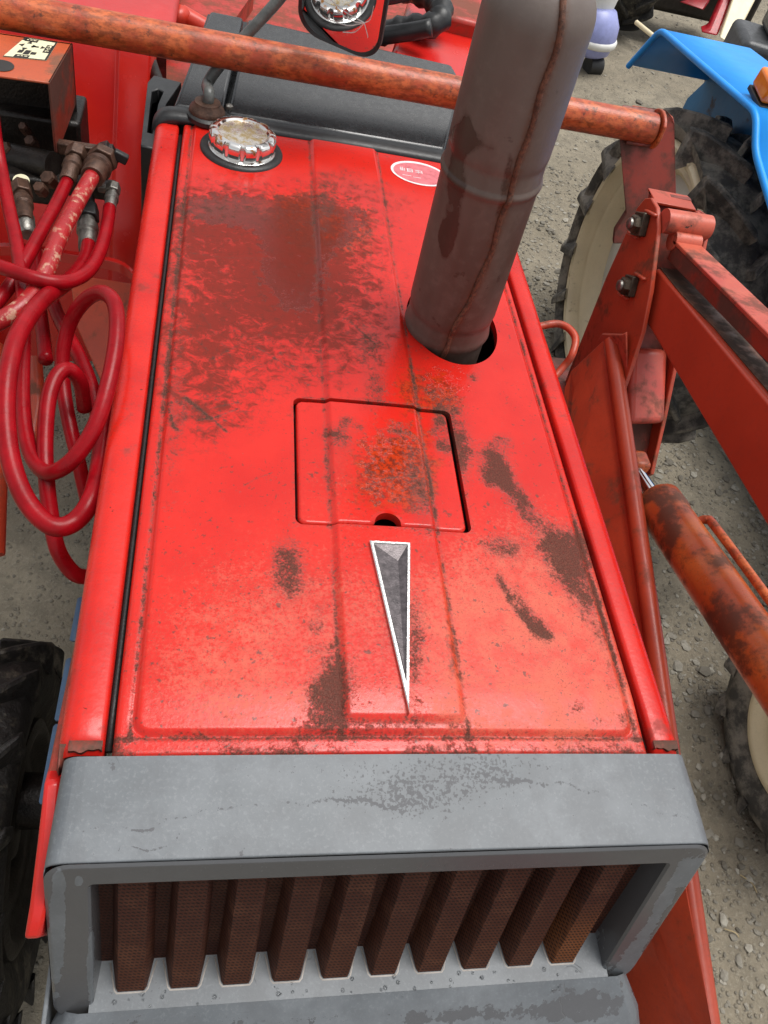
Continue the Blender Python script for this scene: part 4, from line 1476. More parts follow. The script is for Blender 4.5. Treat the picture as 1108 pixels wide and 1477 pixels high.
# ---- wheels
def wheel(parent, name, c, r, wdt, rimr, lugs, tyremat, rimmat, dish, face=-1, lugh=.03):
    """axis along x; face = side of the dish"""
    c = Vector(c)
    w2 = wdt / 2
    th = r - rimr
    hub = obj(name, MB_lathe_mesh(c, [(-w2 * .72, rimr + .004), (-w2 * .95, rimr + th * .35), (-w2, rimr + th * .6), (-w2 * .88, r - lugh * 1.1), (-w2 * .5, r - lugh * .75),
                                       (0, r - lugh * .65), (w2 * .5, r - lugh * .75), (w2 * .88, r - lugh * 1.1), (w2, rimr + th * .6), (w2 * .95, rimr + th * .35), (w2 * .72, rimr + .004)]),
              tyremat, parent, smooth=60)
    lg = MB()
    for k in range(lugs):
        for sd in (-1, 1):
            a0 = 2 * math.pi * (k + (.5 if sd > 0 else 0)) / lugs
            V = []
            da = 2 * math.pi / lugs
            # chevron bar from the centre to the shoulder
            for (t, adv, wd) in ((0.02, .75, .15), (.45, .42, .15), (.84, .14, .15), (1.06, -.04, .13)):
                x = sd * w2 * t
                rb = r - lugh * (1.3 if t < .9 else 2.0)
                rt = r if t < .9 else r - lugh * .15
                for (rr_, da_) in ((rb, -wd * .75), (rt, -wd * .5), (rt, wd * .5), (rb, wd * .75)):
                    a = a0 + (adv + da_) * da
                    V.append(c + Vector((x, rr_ * math.cos(a), rr_ * math.sin(a))))
            # shoulder foot
            f_ = []
            for i in range(3):
                for j in range(3):
                    f_.append((i * 4 + j, i * 4 + j + 1, (i + 1) * 4 + j + 1, (i + 1) * 4 + j))
            f_ += [(0, 1, 2, 3), (12, 13, 14, 15)]
            lg.add(V, f_)
    lg.done('tread_lugs', tyremat, hub, bevel=.004, seg=1)
    # rim: rolled edge, drop, dish
    f = face
    prof = [(f * w2 * .70, rimr + .012), (f * w2 * .86, rimr + .010), (f * w2 * .92, rimr), (f * w2 * .89, rimr - .012), (f * w2 * .72, rimr - .020), (f * w2 * .62, rimr - .042), (f * w2 * .67, rimr - .052),
            (f * w2 * .61, rimr - .064), (f * w2 * .25, rimr - .078), (f * w2 * .2, rimr - .080)]
    obj('wheel_rim', MB_lathe_mesh(c, prof), rimmat, hub, smooth=50)
    prof = [(f * w2 * .2, rimr - .079), (f * w2 * .22, rimr * .68), (f * w2 * (.3 + dish), rimr * .42), (f * w2 * (.35 + dish), rimr * .30), (f * w2 * (.55 + dish), rimr * .20), (f * w2 * (.58 + dish), .001)]
    obj('wheel_disc', MB_lathe_mesh(c, prof), M['white'] if rimmat is M['cream'] else rimmat, hub, smooth=50)
    return hub


def MB_lathe_mesh(c, prof, n=72):
    mb = MB()
    V, f_ = [], []
    for h, r in prof:
        for k in range(n):
            q = 2 * math.pi * k / n
            V.append((c[0] + h, c[1] + r * math.cos(q), c[2] + r * math.sin(q)))
    for i in range(len(prof) - 1):
        for k in range(n):
            f_.append((i * n + k, i * n + (k + 1) % n, (i + 1) * n + (k + 1) % n, (i + 1) * n + k))
    return mesh('lathe', V, f_)


wheel(TR, 'front_wheel', (-.478, .20, G + .31), .31, .17, .17, 15, M['tyre2'], M['iron'], .1, face=1, lugh=.028)
wheel(TR, 'front_wheel', (.515, .22, G + .31), .31, .17, .17, 15, M['tyre2'], M['iron'], .1, face=1, lugh=.028) if False else None

# ================================================================== FRONT LOADER
LD = thing('front_loader', 'rusty orange-red front loader frame with cross tube, lift arm and ram beside the bonnet', 'front loader', (.48, .8, G))
ctube = MB().tube([(-.95, 1.048, .078), (-.4, 1.058, .076), (.1, 1.056, .078), (.42, 1.052, .080), (.528, 1.050, .081)], .0245, 28).done('cross_tube', M['tube'], LD, smooth=60, label='rust-mottled orange cross tube')
# slanted end cap plate
capo = [(.530, 1.050 + .031 * math.cos(a) * (1.0 if math.sin(a) < .5 else 1.15), .081 + .031 * math.sin(a)) for a in np.linspace(0, 2 * math.pi, 20, endpoint=False)]
MB().prism(capo, (.006, 0, 0)).done('tube_end_cap', M['tube'], LD, bevel=.0015)
# hanger plate from the tube down to the post
yp = 1.040
hg = [at(898, 158, 1, yp + .03), at(962, 165, 1, yp + .03), at(973, 178, 1, yp), at(976, 300, 1, yp - .04), at(975, 345, 1, yp - .06), at(905, 352, 1, yp - .06), at(884, 352, 1, yp - .06), at(886, 335, 1, yp - .055), at(903, 308, 1, yp - .045), at(894, 200, 1, yp)]
MB().prism(hg, (0, .010, .004)).done('hanger_plate', M['loaderdark'], LD, bevel=.002)
hgt_ = [at(906, 160, 1, yp + .040), at(914, 155, 1, yp + .040), at(962, 163, 1, yp + .040), at(972, 172, 1, yp + .040), at(972, 185, 1, yp + .040), at(904, 175, 1, yp + .040)]
MB().prism(hgt_, (0, .006, .002)).done('hanger_lip', M['tube'], LD, bevel=.002)

XP, XQ = .460, .530     # the two cheeks of the post
pl = [at(936, 287, 0, XP), at(945, 286, 0, XP), at(953, 300, 0, XP), at(955, 330, 0, XP), at(944, 420, 0, XP), at(932, 480, 0, XP), at(905, 560, 0, XP), at(900, 640, 0, XP), at(905, 700, 0, XP),
      at(850, 720, 0, XP), at(806, 590, 0, XP), at(826, 535, 0, XP), at(880, 400, 0, XP), at(905, 345, 0, XP), at(925, 300, 0, XP)]
MB().prism(pl, (-.007, 0, 0)).done('post_cheek', M['loader'], LD, bevel=.0015)
d_ = XQ
pq = [at(975, 298, 0, d_), at(1004, 304, 0, d_), at(1016, 318, 0, d_), at(1018, 334, 0, d_), at(1000, 420, 0, d_), at(974, 520, 0, d_), at(955, 610, 0, d_), at(938, 684, 0, d_), at(930, 688, 0, d_),
      at(905, 640, 0, d_), at(915, 520, 0, d_), at(940, 400, 0, d_)]
MB().prism(pq, (.007, 0, 0)).done('post_cheek', M['loader'], LD, bevel=.0015)
# web of the channel between the cheeks, set back
wb = [Vector((XP + .001, *at(930, 300, 0, XP)[1:])) + Vector((0, .03, .0)), Vector((XQ - .001, *at(930, 300, 0, XP)[1:])) + Vector((0, .03, .0))]
tpz, tpy = at(945, 288, 0, XP).z, at(945, 288, 0, XP).y
btz, bty = at(905, 700, 0, XP).z, at(905, 700, 0, XP).y
MB().prism([(XP + .0005, tpy + .020, tpz - .002), (XQ - .0005, tpy + .020, tpz - .002), (XQ - .0005, bty + .06, btz - .05), (XP + .0005, bty + .06, btz - .05)], (0, .008, 0)).done('post_web', M['loaderdark'], LD)
MB().prism([(XP + .0005, tpy - .004, tpz - .001), (XQ - .0005, tpy - .004, tpz - .003), (XQ - .0005, tpy + .035, tpz - .003), (XP + .0005, tpy + .035, tpz - .001)], (0, 0, -.004)).done('post_top', M['loader'], LD, bevel=.001)
# dished stiffener between the cheeks lower down
s1, s2 = at(912, 500, 0, XP + .002), at(908, 612, 0, XP + .002)
MB().prism([(XP + .002, s1.y, s1.z), (XQ - .002, s1.y + .005, s1.z), (XQ - .002, s2.y + .01, s2.z), (XP + .002, s2.y, s2.z)], (0, .02, -.02)).done('post_stiffener', M['salmon'], LD, bevel=.010, seg=4)


def bolt_block(u, v, sc=1.0):
    c = at(u, v, 0, XP - .007)
    MB().box(c + Vector((-.006, .0, 0)), (.012, .030 * sc, .034 * sc), Matrix.Rotation(math.radians(-28), 3, 'X')).done('bolt_plate', M['bolt'], LD, bevel=.002)
    MB().lathe(c + Vector((-.012, -.002, 0)), (-1, 0, 0), [(0, .0135), (.008, .0135), (.010, .0115), (.0105, .0095)], 6).done('bolt_head', M['bolt'], LD)
    MB().lathe(c + Vector((-.022, -.002, 0)), (-1, 0, 0), [(0, .0085), (.004, .008), (.005, .006)], 16).done('bolt_end', M['steel'], LD, smooth=40)
    # welded retainer strips above and below
    for s in (-1, 1):
        MB().box(c + Vector((-.003, s * .016 * .5, -s * .024)), (.008, .034, .005), Matrix.Rotation(math.radians(-20), 3, 'X')).done('weld_bead', M['loader'], LD, bevel=.002)


bolt_block(929, 324)
bolt_block(914, 413, .9)

for (ua, va, ub, vb_) in ((903, 205, 968, 214), (900, 345, 955, 332)):
    pa_, pb_ = at(ua, va, 1, yp - .002), at(ub, vb_, 1, yp - .002)
    MB().tube([pa_ + (pb_ - pa_) * k_ / 14 + Vector((0, -.001, .0008 * (k_ % 2))) for k_ in range(15)], [.0030 + .0009 * (k_ % 2) for k_ in range(15)], 8).done('weld_bead', M['loaderdark'], LD, smooth=60)
# pivot tube and upper link bar
pv0, pv1 = at(957, 318, 0, XP + .001), at(1010, 328, 0, XQ + .03)
pvc = at(957, 318, 0, XP)
MB().tube([(XP + .001, pvc.y, pvc.z), (XQ + .004, pvc.y, pvc.z)], .0175, 22).done('pivot_tube', M['salmon'], LD, smooth=60)
xe = XQ + .024
ck = [at(1005, 302, 0, xe), at(1015, 308, 0, xe), at(1021, 322, 0, xe), at(1019, 336, 0, xe), at(1008, 338, 0, xe), at(1000, 318, 0, xe)]
MB().prism(ck, (.006, 0, 0)).done('pivot_cheek', M['salmon'], LD, bevel=.0015)


def beam(name, x0, x1, top0, top1, hgt0, hgt1, mat, lab=None, ext=1.6, bev=.004, sub=None):
    """box beam running forward in the plane x; top edge from top0 to top1 (photo positions at x0)"""
    a, b = at(*top0, 0, x0), at(*top1, 0, x0)
    b = a + (b - a) * ext
    dirn = (b - a).normalized()
    nrm = Vector((0, dirn.z, -dirn.y))
    if nrm.z > 0:
        nrm = -nrm
    V = [a, b, b + nrm * hgt1, a + nrm * hgt0]
    return MB().prism(V, (x1 - x0, 0, 0)).done(name, mat, LD, bevel=bev, seg=3, label=lab), a, b, nrm


# lift arm: left face from the pivot at the post forward
a, b = at(946, 386, 0, .468), at(1108, 579, 0, .468)
c_, d2 = at(930, 462, 0, .468), at(1108, 762, 0, .468)
k = 2.2
bb, dd = a + (b - a) * k, c_ + (d2 - c_) * k
MB().prism([a, bb, dd, c_], (.052, 0, 0)).done('lift_arm', M['arm'], LD, bevel=.004, seg=3, label='long dull red box-section lift arm')
# worn black top strip and a short lug behind it
a2, b2 = at(972, 381, 0, .522), at(1108, 534, 0, .522)
gz_ = [a + Vector((.006, 0, 0)), a + Vector((.047, 0, 0)), a * .2 + b * .8 + Vector((.047, 0, 0)), bb + Vector((.047, 0, 0)), bb + Vector((.010, 0, 0)), a * .5 + b * .5 + Vector((.012, 0, 0)), a * .75 + b * .25 + Vector((.004, 0, 0))]
up_ = Vector((0, -(b - a).normalized().z, (b - a).normalized().y))
up_ = up_ if up_.z > 0 else -up_
MB().prism([p + up_ * .0004 for p in gz_], up_ * .0012).done('grease_strip', M['grease'], LD)
# link above
a3, b3 = at(972, 345, 0, .478), at(1108, 480, 0, .478)
w3 = .042
dn = (b3 - a3).normalized()
nrm = Vector((0, dn.z, -dn.y))
nrm = -nrm if nrm.z > 0 else nrm
bb3 = a3 + (b3 - a3) * 2.0
MB().prism([a3, bb3, bb3 + nrm * .006, a3 + nrm * .006], (w3, 0, 0)).done('link_bar', M['salmon'], LD, bevel=.0015, label='scuffed salmon flat link bar above the arm')
MB().prism([a3 + nrm * .006 + Vector((.002, 0, 0)), bb3 + nrm * .006 + Vector((.002, 0, 0)), bb3 + nrm * .026 + Vector((.002, 0, 0)), a3 + nrm * .030 + Vector((.002, 0, 0))], (.006, 0, 0)).done('link_rib', M['loaderdark'], LD, bevel=.001)
MB().prism([a3 + nrm * .006 + Vector((w3 - .008, 0, 0)), bb3 + nrm * .006 + Vector((w3 - .008, 0, 0)), bb3 + nrm * .026 + Vector((w3 - .008, 0, 0)), a3 + nrm * .030 + Vector((w3 - .008, 0, 0))], (.006, 0, 0)).done('link_rib', M['loaderdark'], LD, bevel=.001)
MB().tube([a3 + Vector((0, .004, -.004)), a3 + Vector((w3, .004, -.004))], .015, 16).done('link_eye', M['salmon'], LD, smooth=60)

# hydraulic ram
r0, r1, r2 = dep(903, 664, 1.26), dep(947, 722, 1.20), dep(1108, 957, .975)
dr_ = (r2 - r1).normalized()
r3 = r1 + dr_ * .60
cyl = MB().lathe(r1, dr_, [(.004, .0125), (.003, .024), (.000, .031), (.004, .0345), (.035, .0350), (.042, .0335), (.046, .0335), (.30, .0335), (.60, .0335)], 32).done('ram_barrel', M['ram'], LD, smooth=50, label='orange rusty hydraulic ram barrel')
MB().tube([r1 - dr_ * .10, r1 + dr_ * .01], .0105, 20).done('ram_rod', M['rod'], cyl, smooth=60)
MB().box(r1 - dr_ * .085 + Vector((.006, 0, .0)), (.03, .035, .04)).done('ram_eye', M['tube'], cyl, bevel=.008, seg=3)
sidev = Vector((.6, .3, .55)).normalized()
sidev = (sidev - dr_ * sidev.dot(dr_)).normalized()
pp = [r1 + dr_ * .070 + sidev * .030, r1 + dr_ * .076 + sidev * .041, r1 + dr_ * .10 + sidev * .044, r1 + dr_ * .3 + sidev * .044, r1 + dr_ * .5 + sidev * .044]
MB().tube(smooth_path(pp, 5), .0062, 12).done('ram_pipe', M['tube'], cyl, smooth=180)

# brace: web plate with a tube along its outer edge, running down to the front
B0, B1 = Vector((.448, .722, -.112)), Vector((.386, -.184, -.292))
dB = (B1 - B0)
B2 = B0 + dB * 1.7
MB().tube([B0, B0 + dB * .5, B1, B2], .0125, 18).done('brace_tube', M['loader'], LD, smooth=60, label='red tube brace running down to the front of the frame')
w0 = B0 + Vector((-.012, .10, -.14))
web = [B0 + Vector((-.006, .008, -.004)), B1 + Vector((-.008, 0, -.004)), B2 + Vector((-.008, 0, -.004)), B2 + Vector((-.11, .10, -.10)), B1 + Vector((-.100, .09, -.09)), B0 + dB * .45 + Vector((-.09, .02, -.10)), at(806, 590, 0, XP - .01), at(828, 533, 0, XP - .01)]
MB().prism(web, (-.002, .003, -.006)).done('brace_web', M['loader'], LD, bevel=.001)
tb = [at(862, 492, 0, .44), at(868, 482, 0, .44), at(897, 483, 0, .44), at(903, 480, 0, .44), at(905, 540, 0, .455), at(896, 560, 0, .455), at(890, 500, 0, .45)]
MB().prism(tb, (.004, .004, 0)).done('brace_gusset', M['salmon'], LD, bevel=.001)
# lower beam seen under the cowl
lo = [B1 + Vector((-.10, .30, -.12)), B1 + Vector((.0, .30, .02)), B2, B2 + Vector((-.12, 0, -.12))]
MB().prism([at(985, 1230, 0, .372), at(1030, 1477, 0, .372), at(1070, 1650, 0, .372), at(900, 1650, 0, .340), at(905, 1477, 0, .335), at(950, 1300, 0, .340)], (-.01, .01, -.02)).done('frame_beam', M['loader'], LD, bevel=.006, seg=3, label='broad red frame beam below the cowl')
# mounting foot of the post
MB().box((.44, .80, -.62), (.10, .14, .70)).done('post_foot', M['loaderdark'], LD, bevel=.01)
MB().box((.33, .80, -.70), (.26, .12, .12)).done('post_foot', M['loaderdark'], LD, bevel=.01)

# left side of the frame: dark post and guard bar
MB().box((-.69, .98, -.35), (.10, .10, 1.0)).done('post_cheek', M['loaderdark'], LD, bevel=.005, label='dark rusty post on the valve side')
gp = [dep(-20, 362, 1.28), dep(30, 362, 1.28), dep(80, 370, 1.28), dep(130, 378, 1.27), dep(170, 386, 1.26), dep(192, 402, 1.24), dep(205, 430, 1.24)]
gb = smooth_path(gp, 5)
V, f_ = [], []
for p in gb:
    V += [p + Vector((0, .0, .008)), p + Vector((0, .004, -.012)), p + Vector((.0, .010, -.012)), p + Vector((0, .010, .008))]
for i in range(len(gb) - 1):
    for j in range(4):
        f_.append((i * 4 + j, i * 4 + (j + 1) % 4, (i + 1) * 4 + (j + 1) % 4, (i + 1) * 4 + j))
MB().add(V, f_).done('guard_bar', M['red'], LD, bevel=.001)
MB().prism([dep(100, 395, 1.45), dep(200, 410, 1.42), dep(190, 480, 1.42), dep(150, 560, 1.42), dep(110, 470, 1.45)], (0, .01, -.01)).done('foot_guard', M['loader'], LD, bevel=.003)
MB().tube([dep(48, 520, 1.15), dep(52, 585, 1.12), dep(44, 640, 1.1)], .012, 10).done('support_link', M['loader'], LD, smooth=60)
MB().tube([dep(-14, 500, 1.02), dep(-8, 640, .98), dep(-14, 800, .95)], .016, 14).done('brace_tube', M['loader'], LD, smooth=60)

# ================================================================== HYDRAULIC VALVE WITH HOSES
HV = thing('hydraulic_valve', 'orange-covered hydraulic valve with dark iron ports and a tangle of red hoses', 'hydraulic valve', (-.5, .95, -.1))
zt = .060
ca, cb, cd, ce = at(105, 62, 2, zt), at(72, 119, 2, zt), at(-40, 104, 2, zt), at(-20, 44, 2, zt)
top_ = [ca, cb, cd, ce]
cv = MB().prism(top_, (0, 0, -.003)).done('valve_cover', M['valve'], HV, bevel=.001, label='folded orange sheet cover with a lever slot')
bx_, by_ = at(82, 224, 1, cb.y + .0), at(110, 195, 1, ca.y)
MB().prism([ca, cb, Vector((cb.x, cb.y, at(80, 226, 1, cb.y).z)), Vector((ca.x, ca.y, at(80, 226, 1, cb.y).z + .02))], (-.003, 0, 0)).done('cover_side', M['loaderdark'], cv, bevel=.0008)
MB().prism([ce + Vector((0, -.002, 0)), ca + Vector((0, -.002, 0)), ca + Vector((0, -.002, -.13)), ce + Vector((0, -.002, -.13))], (0, -.003, 0)).done('cover_back', M['iron'], cv)


def ont(s, t):
    """point on the cover top: s across, t towards the front"""
    a = ce + (ca - ce) * s
    b = cd + (cb - cd) * s
    return a + (b - a) * t


def flat(s0, s1, t0, t1, dzv, name, mat, par):
    V = [ont(s0, t0), ont(s1, t0), ont(s1, t1), ont(s0, t1)]
    V = [v_ + Vector((0, 0, dzv)) for v_ in V]
    return MB().prism(V, (0, 0, .0004)).done(name, mat, par)


def inv(u, v):
    p = at(u, v, 2, zt)
    # solve for s, t
    best = None
    for s in np.linspace(0, 1, 101):
        for t in np.linspace(0, 1, 51):
            q = ont(s, t)
            d = (q - p).length
            if best is None or d < best[0]:
                best = (d, s, t)
    return best[1:]


q0 = [at(37, 54, 2, zt), at(83, 62, 2, zt), at(67, 88, 2, zt), at(4, 82, 2, zt)]
stk_ = MB().prism([p + Vector((0, 0, .0003)) for p in q0], (0, 0, .0004)).done('instruction_sticker', M['stickerc'], cv)
ink = MB()


def qs(s, t):
    a = q0[0] + (q0[1] - q0[0]) * s
    b = q0[3] + (q0[2] - q0[3]) * s
    p = a + (b - a) * t
    return p + Vector((0, 0, .0008))


def inkbox(s0, s1, t0, t1):
    ink.prism([qs(s0, t0), qs(s1, t0), qs(s1, t1), qs(s0, t1)], (0, 0, .0003))


# border, arrows and lettering blocks as printed
inkbox(.0, 1, .0, .03); inkbox(.95, 1, .03, .97); inkbox(.0, 1, .97, 1.0)
for b_ in ((.08, .45, .06, .18), (.78, .96, .22, .62), (.22, .56, .84, .97), (.20, .32, .62, .75), (.36, .50, .60, .80), (.53, .66, .66, .78), (.0, .14, .04, .15)):
    inkbox(*b_)
for (c_s, c_t, ds, dt) in ((.28, .28, 0, -.14), (.28, .50, 0, .14), (.18, .38, -.13, 0), (.42, .38, .14, 0), (.66, .38, .12, 0)):
    p1 = qs(c_s + ds, c_t + dt)
    if ds:
        p2, p3 = qs(c_s, c_t - .07), qs(c_s, c_t + .07)
    else:
        p2, p3 = qs(c_s - .07, c_t), qs(c_s + .07, c_t)
    ink.prism([p1, p2, p3], (0, 0, .0003))
inkbox(.40, .60, .36, .41)
ink.done('printed_arrows', M['ink'], stk_)['kind'] = 'stuff'
lt = MB()


def lightbox(s0, s1, t0, t1):
    lt.prism([qs(s0, t0) + Vector((0, 0, .0004)), qs(s1, t0) + Vector((0, 0, .0004)), qs(s1, t1) + Vector((0, 0, .0004)), qs(s0, t1) + Vector((0, 0, .0004))], (0, 0, .0002))


for b_ in ((.82, .92, .26, .30), (.82, .85, .26, .34), (.89, .92, .30, .36), (.82, .92, .40, .43), (.86, .88, .40, .48), (.82, .92, .52, .55), (.84, .86, .50, .59), (.28, .34, .89, .92), (.37, .42, .89, .92), (.45, .52, .89, .92), (.12, .18, .10, .13), (.22, .28, .10, .13), (.32, .40, .10, .13)):
    lightbox(*b_)
lt.done('reversed_lettering', M['stickerc'], stk_)['kind'] = 'stuff'
sl = at(2, 95, 2, zt)
V, f_ = [], []
MB().lathe((sl.x, sl.y, zt + .0005), (0, 0, 1), [(0, .016), (.0004, .016)], 24).done('lever_slot', M['ink'], cv)

# valve body under the cover
vb = MB()
c0 = dep(40, 190, 1.28)
vb.box(c0, (.17, .09, .10)).box(dep(30, 150, 1.30), (.10, .06, .14))
vb.box(dep(20, 245, 1.22), (.13, .05, .045)).box(dep(42, 262, 1.20), (.10, .05, .04))
body = vb.done('valve_body', M['iron'], HV, bevel=.006, seg=3)
MB().tube([dep(5, 225, 1.20), dep(78, 240, 1.18)], .020, 16).done('spool_housing', M['iron'], body, smooth=60)
for (u, v, D, r) in ((8, 215, 1.18, .010), (70, 258, 1.16, .011), (58, 272, 1.15, .009), (15, 122, 1.22, .006), (28, 128, 1.22, .005), (35, 185, 1.2, .007), (45, 205, 1.2, .009)):
    MB().lathe(dep(u, v, D), (-.3, -.5, .8), [(-.01, r), (.004, r), (.007, r * .8)], 6).done('port_plug', M['ironbrown'], body)
MB().box(dep(116, 216, 1.19), (.062, .014, .018)).done('port_bar', M['ironbrown'], HV, bevel=.002)
MB().box(dep(128, 270, 1.20), (.075, .02, .024)).done('port_bar', M['iron'], HV, bevel=.002)
MB().box(dep(100, 262, 1.22), (.05, .03, .03)).done('port_bar', M['iron'], HV, bevel=.003)


def fitting(u0, v0, u1, v1, D0, D1, r, mats=('ironbrown', 'ironbrown')):
    """crimped end: hexagon, neck and ferrule along the hose line"""
    a, b = dep(u0, v0, D0), dep(u1, v1, D1)
    L = (b - a).length
    ax = (b - a).normalized()
    f0 = MB().lathe(a, ax, [(0, r * 1.25), (L * .28, r * 1.25)], 6).done('hose_fitting', M[mats[0]], HV, bevel=.0015)
    MB().lathe(a + ax * L * .28, ax, [(0, r * .8), (L * .12, r * .8), (L * .14, r * 1.1), (L * .30, r * 1.15), (L * .33, r * .95), (L * .66, r * .98), (L * .72, r * .9)], 20).done('ferrule', M[mats[1]], f0, smooth=40)
    return f0


def hose(pts, r, mat='hose', lab=None):
    P_ = [dep(*p) for p in pts]
    return MB().tube(smooth_path(P_, 7), r, 16).done('hose', M[mat], HV, smooth=180, label=lab)


fitting(112, 216, 97, 262, 1.155, 1.12, .0115)
fitting(150, 226, 133, 256, 1.16, 1.12, .0165)
MB().lathe(dep(150, 226, 1.17), Vector((.8, .1, .35)), [(0, .020), (.012, .020), (.014, .014), (.018, .013)], 6).done('hose_fitting', M['iron'], HV, bevel=.001)
MB().box(dep(174, 226, 1.16), (.020, .010, .014), Matrix.Rotation(.4, 3, 'Y')).done('dust_cap', M['rubber'], HV, bevel=.002)
fitting(164, 268, 158, 304, 1.17, 1.14, .0085, ('steel', 'steel'))
MB().box(dep(152, 272, 1.18), (.020, .010, .010)).done('hose_fitting', M['steel'], HV, bevel=.002)
fitting(126, 300, 127, 362, 1.16, 1.12, .0130, ('rubber', 'steel'))
MB().lathe(dep(124, 285, 1.18), (dep(128, 345, 1.13) - dep(124, 285, 1.18)), [(0, .012), (.02, .012), (.022, .015), (.030, .015), (.034, .0135), (.040, .0145), (.05, .0145), (.055, .012)], 20).done('quick_coupler', M['rubber'], HV, smooth=40)
fitting(30, 268, 36, 320, 1.15, 1.10, .0120)
MB().lathe(dep(36, 312, 1.11), (dep(40, 350, 1.09) - dep(36, 312, 1.11)), [(0, .0105), (.004, .0125), (.030, .0120), (.034, .009)], 12).done('ferrule_sleeve', M['steel'], HV, bevel=.0006)
MB().lathe(dep(31, 262, 1.16), (0, -.3, 1), [(0, .011), (.003, .011)], 20).done('port_ring', M['stickerc'], HV, smooth=40)

hose([(-14, 130, 1.12), (-6, 200, 1.10), (3, 250, 1.09), (13, 300, 1.06), (24, 350, 1.03), (31, 400, 1.0), (34, 440, .97), (33, 500, .93), (32, 570, .90), (37, 625, .88), (49, 664, .865), (71, 682, .85),
      (104, 664, .84), (136, 617, .84), (156, 555, .85), (168, 490, .87), (166, 440, .89), (147, 422, .91), (122, 434, .93), (101, 466, .95), (90, 512, .96), (92, 562, .96), (100, 610, .95), (112, 660, .95), (125, 720, .97)],
     .0084, lab='red hose dropping from the valve into the inner loop')
hose([(97, 262, 1.12), (80, 297, 1.08), (60, 333, 1.05), (38, 374, 1.02), (18, 407, 1.0), (-8, 440, .98), (-40, 470, .97)], .0084)
hose([(133, 254, 1.12), (119, 278, 1.10), (103, 308, 1.07), (84, 345, 1.03), (68, 388, 1.0), (50, 422, .98), (26, 447, .96), (-10, 468, .95), (-40, 485, .95)], .0105, 'hoseb', 'red hose with its outer cover scuffed pale')
hose([(158, 300, 1.14), (155, 322, 1.11), (146, 358, 1.07), (130, 388, 1.03), (106, 404, 1.0), (78, 407, .98), (46, 400, .97), (16, 390, .97), (-20, 378, .98)], .0086)
hose([(128, 352, 1.12), (124, 372, 1.10), (112, 392, 1.07), (90, 412, 1.02), (60, 434, .95), (30, 476, .89), (14, 526, .86), (8, 591, .84), (14, 656, .825), (30, 707, .815), (53, 742, .81), (80, 760, .81),
      (108, 752, .82), (131, 722, .83), (144, 672, .86), (151, 607, .89), (156, 560, .93), (170, 500, 1.0)], .0099, lab='thick red hose forming the large outer loop')
hose([(122, 590, .95), (117, 556, .925), (107, 538, .91), (93, 533, .90), (79, 548, .89), (69, 582, .88), (65, 640, .87), (67, 690, .86), (72, 735, .86), (81, 786, .86), (95, 814, .87), (112, 830, .88), (135, 832, .90)],
     .0084, lab='red hose making the small inner loop and passing under the bonnet')
hose([(66, 400, 1.10), (80, 446, 1.07), (98, 484, 1.03), (118, 522, 1.0), (134, 565, .98), (142, 612, .97), (146, 680, .97)], .0088)
hose([(48, 330, 1.16), (52, 380, 1.13), (56, 430, 1.10), (62, 480, 1.06), (66, 520, 1.03)], .0088)

# ================================================================== BLUE TRACTOR
BT = thing('tractor', 'bright blue tractor with cream wheel rims parked alongside on the gravel', 'tractor', (1.35, 1.0, G))
xf = 1.0
wheel(BT, 'rear_wheel', (1.0 + .125, 1.72, G + .475), .470, .25, .385, 16, M['tyre'], M['cream'], .0, face=-1, lugh=.060)
wheel(BT, 'front_wheel', (1.12 + .065, .37, G + .285), .285, .13, .160, 14, M['tyre'], M['cream'], .0, face=-1, lugh=.026)
# fender: folded plate with a rolled outer lip
xo = 1.005
lip = [at(908, 92, 0, xo), at(955, 39, 0, xo), at(1094, 158, 0, xo), at(1092, 215, 0, xo), at(1106, 262, 0, xo)]
lip.append(lip[-1] + Vector((0, -.40, -.10)))
xi = xo + .27


def folded(x0, x1, sh):
    return [Vector((x0, p.y, p.z)) for p in sh], [Vector((x1, p.y + .0, p.z)) for p in sh]


# round the folds
def rounded(ptsv, r=.03, n=5):
    o = [ptsv[0]]
    for i in range(1, len(ptsv) - 1):
        a, b, c = ptsv[i - 1], ptsv[i], ptsv[i + 1]
        d1, d2_ = (a - b), (c - b)
        q = min(r, d1.length * .4, d2_.length * .4)
        p1, p2 = b + d1.normalized() * q, b + d2_.normalized() * q
        for k in range(n + 1):
            t = k / n
            o.append(p1 * (1 - t) ** 2 + b * 2 * t * (1 - t) + p2 * t * t)
    o.append(ptsv[-1])
    return o


lp = rounded(lip, .03)
lA, lB = folded(xo, xi, lp)
n = len(lp)
fd = MB().add(lA + lB, [(i, i + 1, n + i + 1, n + i) for i in range(n - 1)]).done('fender', M['blue'], BT, solid=.003, smooth=40, label='blue folded fender over the rear wheel')
MB().tube([p + Vector((0, 0, -.007)) for p in lA], .0085, 10).done('fender_lip', M['blue'], fd, smooth=60)
ra, rb = at(993, 142, 0, xi - .006), at(1004, 200, 0, xi - .006)
rb.y = ra.y
for pa_, pb_ in zip(lp[:-1], lp[1:]):
    if pb_.y <= ra.y <= pa_.y:
        ra.z = pa_.z + (pb_.z - pa_.z) * (pa_.y - ra.y) / (pa_.y - pb_.y) - .004
inner_ = [Vector((xi - .006, p.y, p.z - .004)) for p in lp if p.y < ra.y] + [Vector((xi - .006, lp[-1].y, -.75)), Vector((xi - .006, rb.y, -.75)), rb, ra]
MB().prism(inner_, (-.003, 0, 0)).done('inner_panel', M['bluedark'], BT)
MB().lathe((xo + .20, (lp[3].y + lp[12].y) / 2, lp[8].z - .045), (0, 0, -1), [(0, .009), (.004, .009), (.006, .005)], 6).done('bolt', M['steel'], BT)
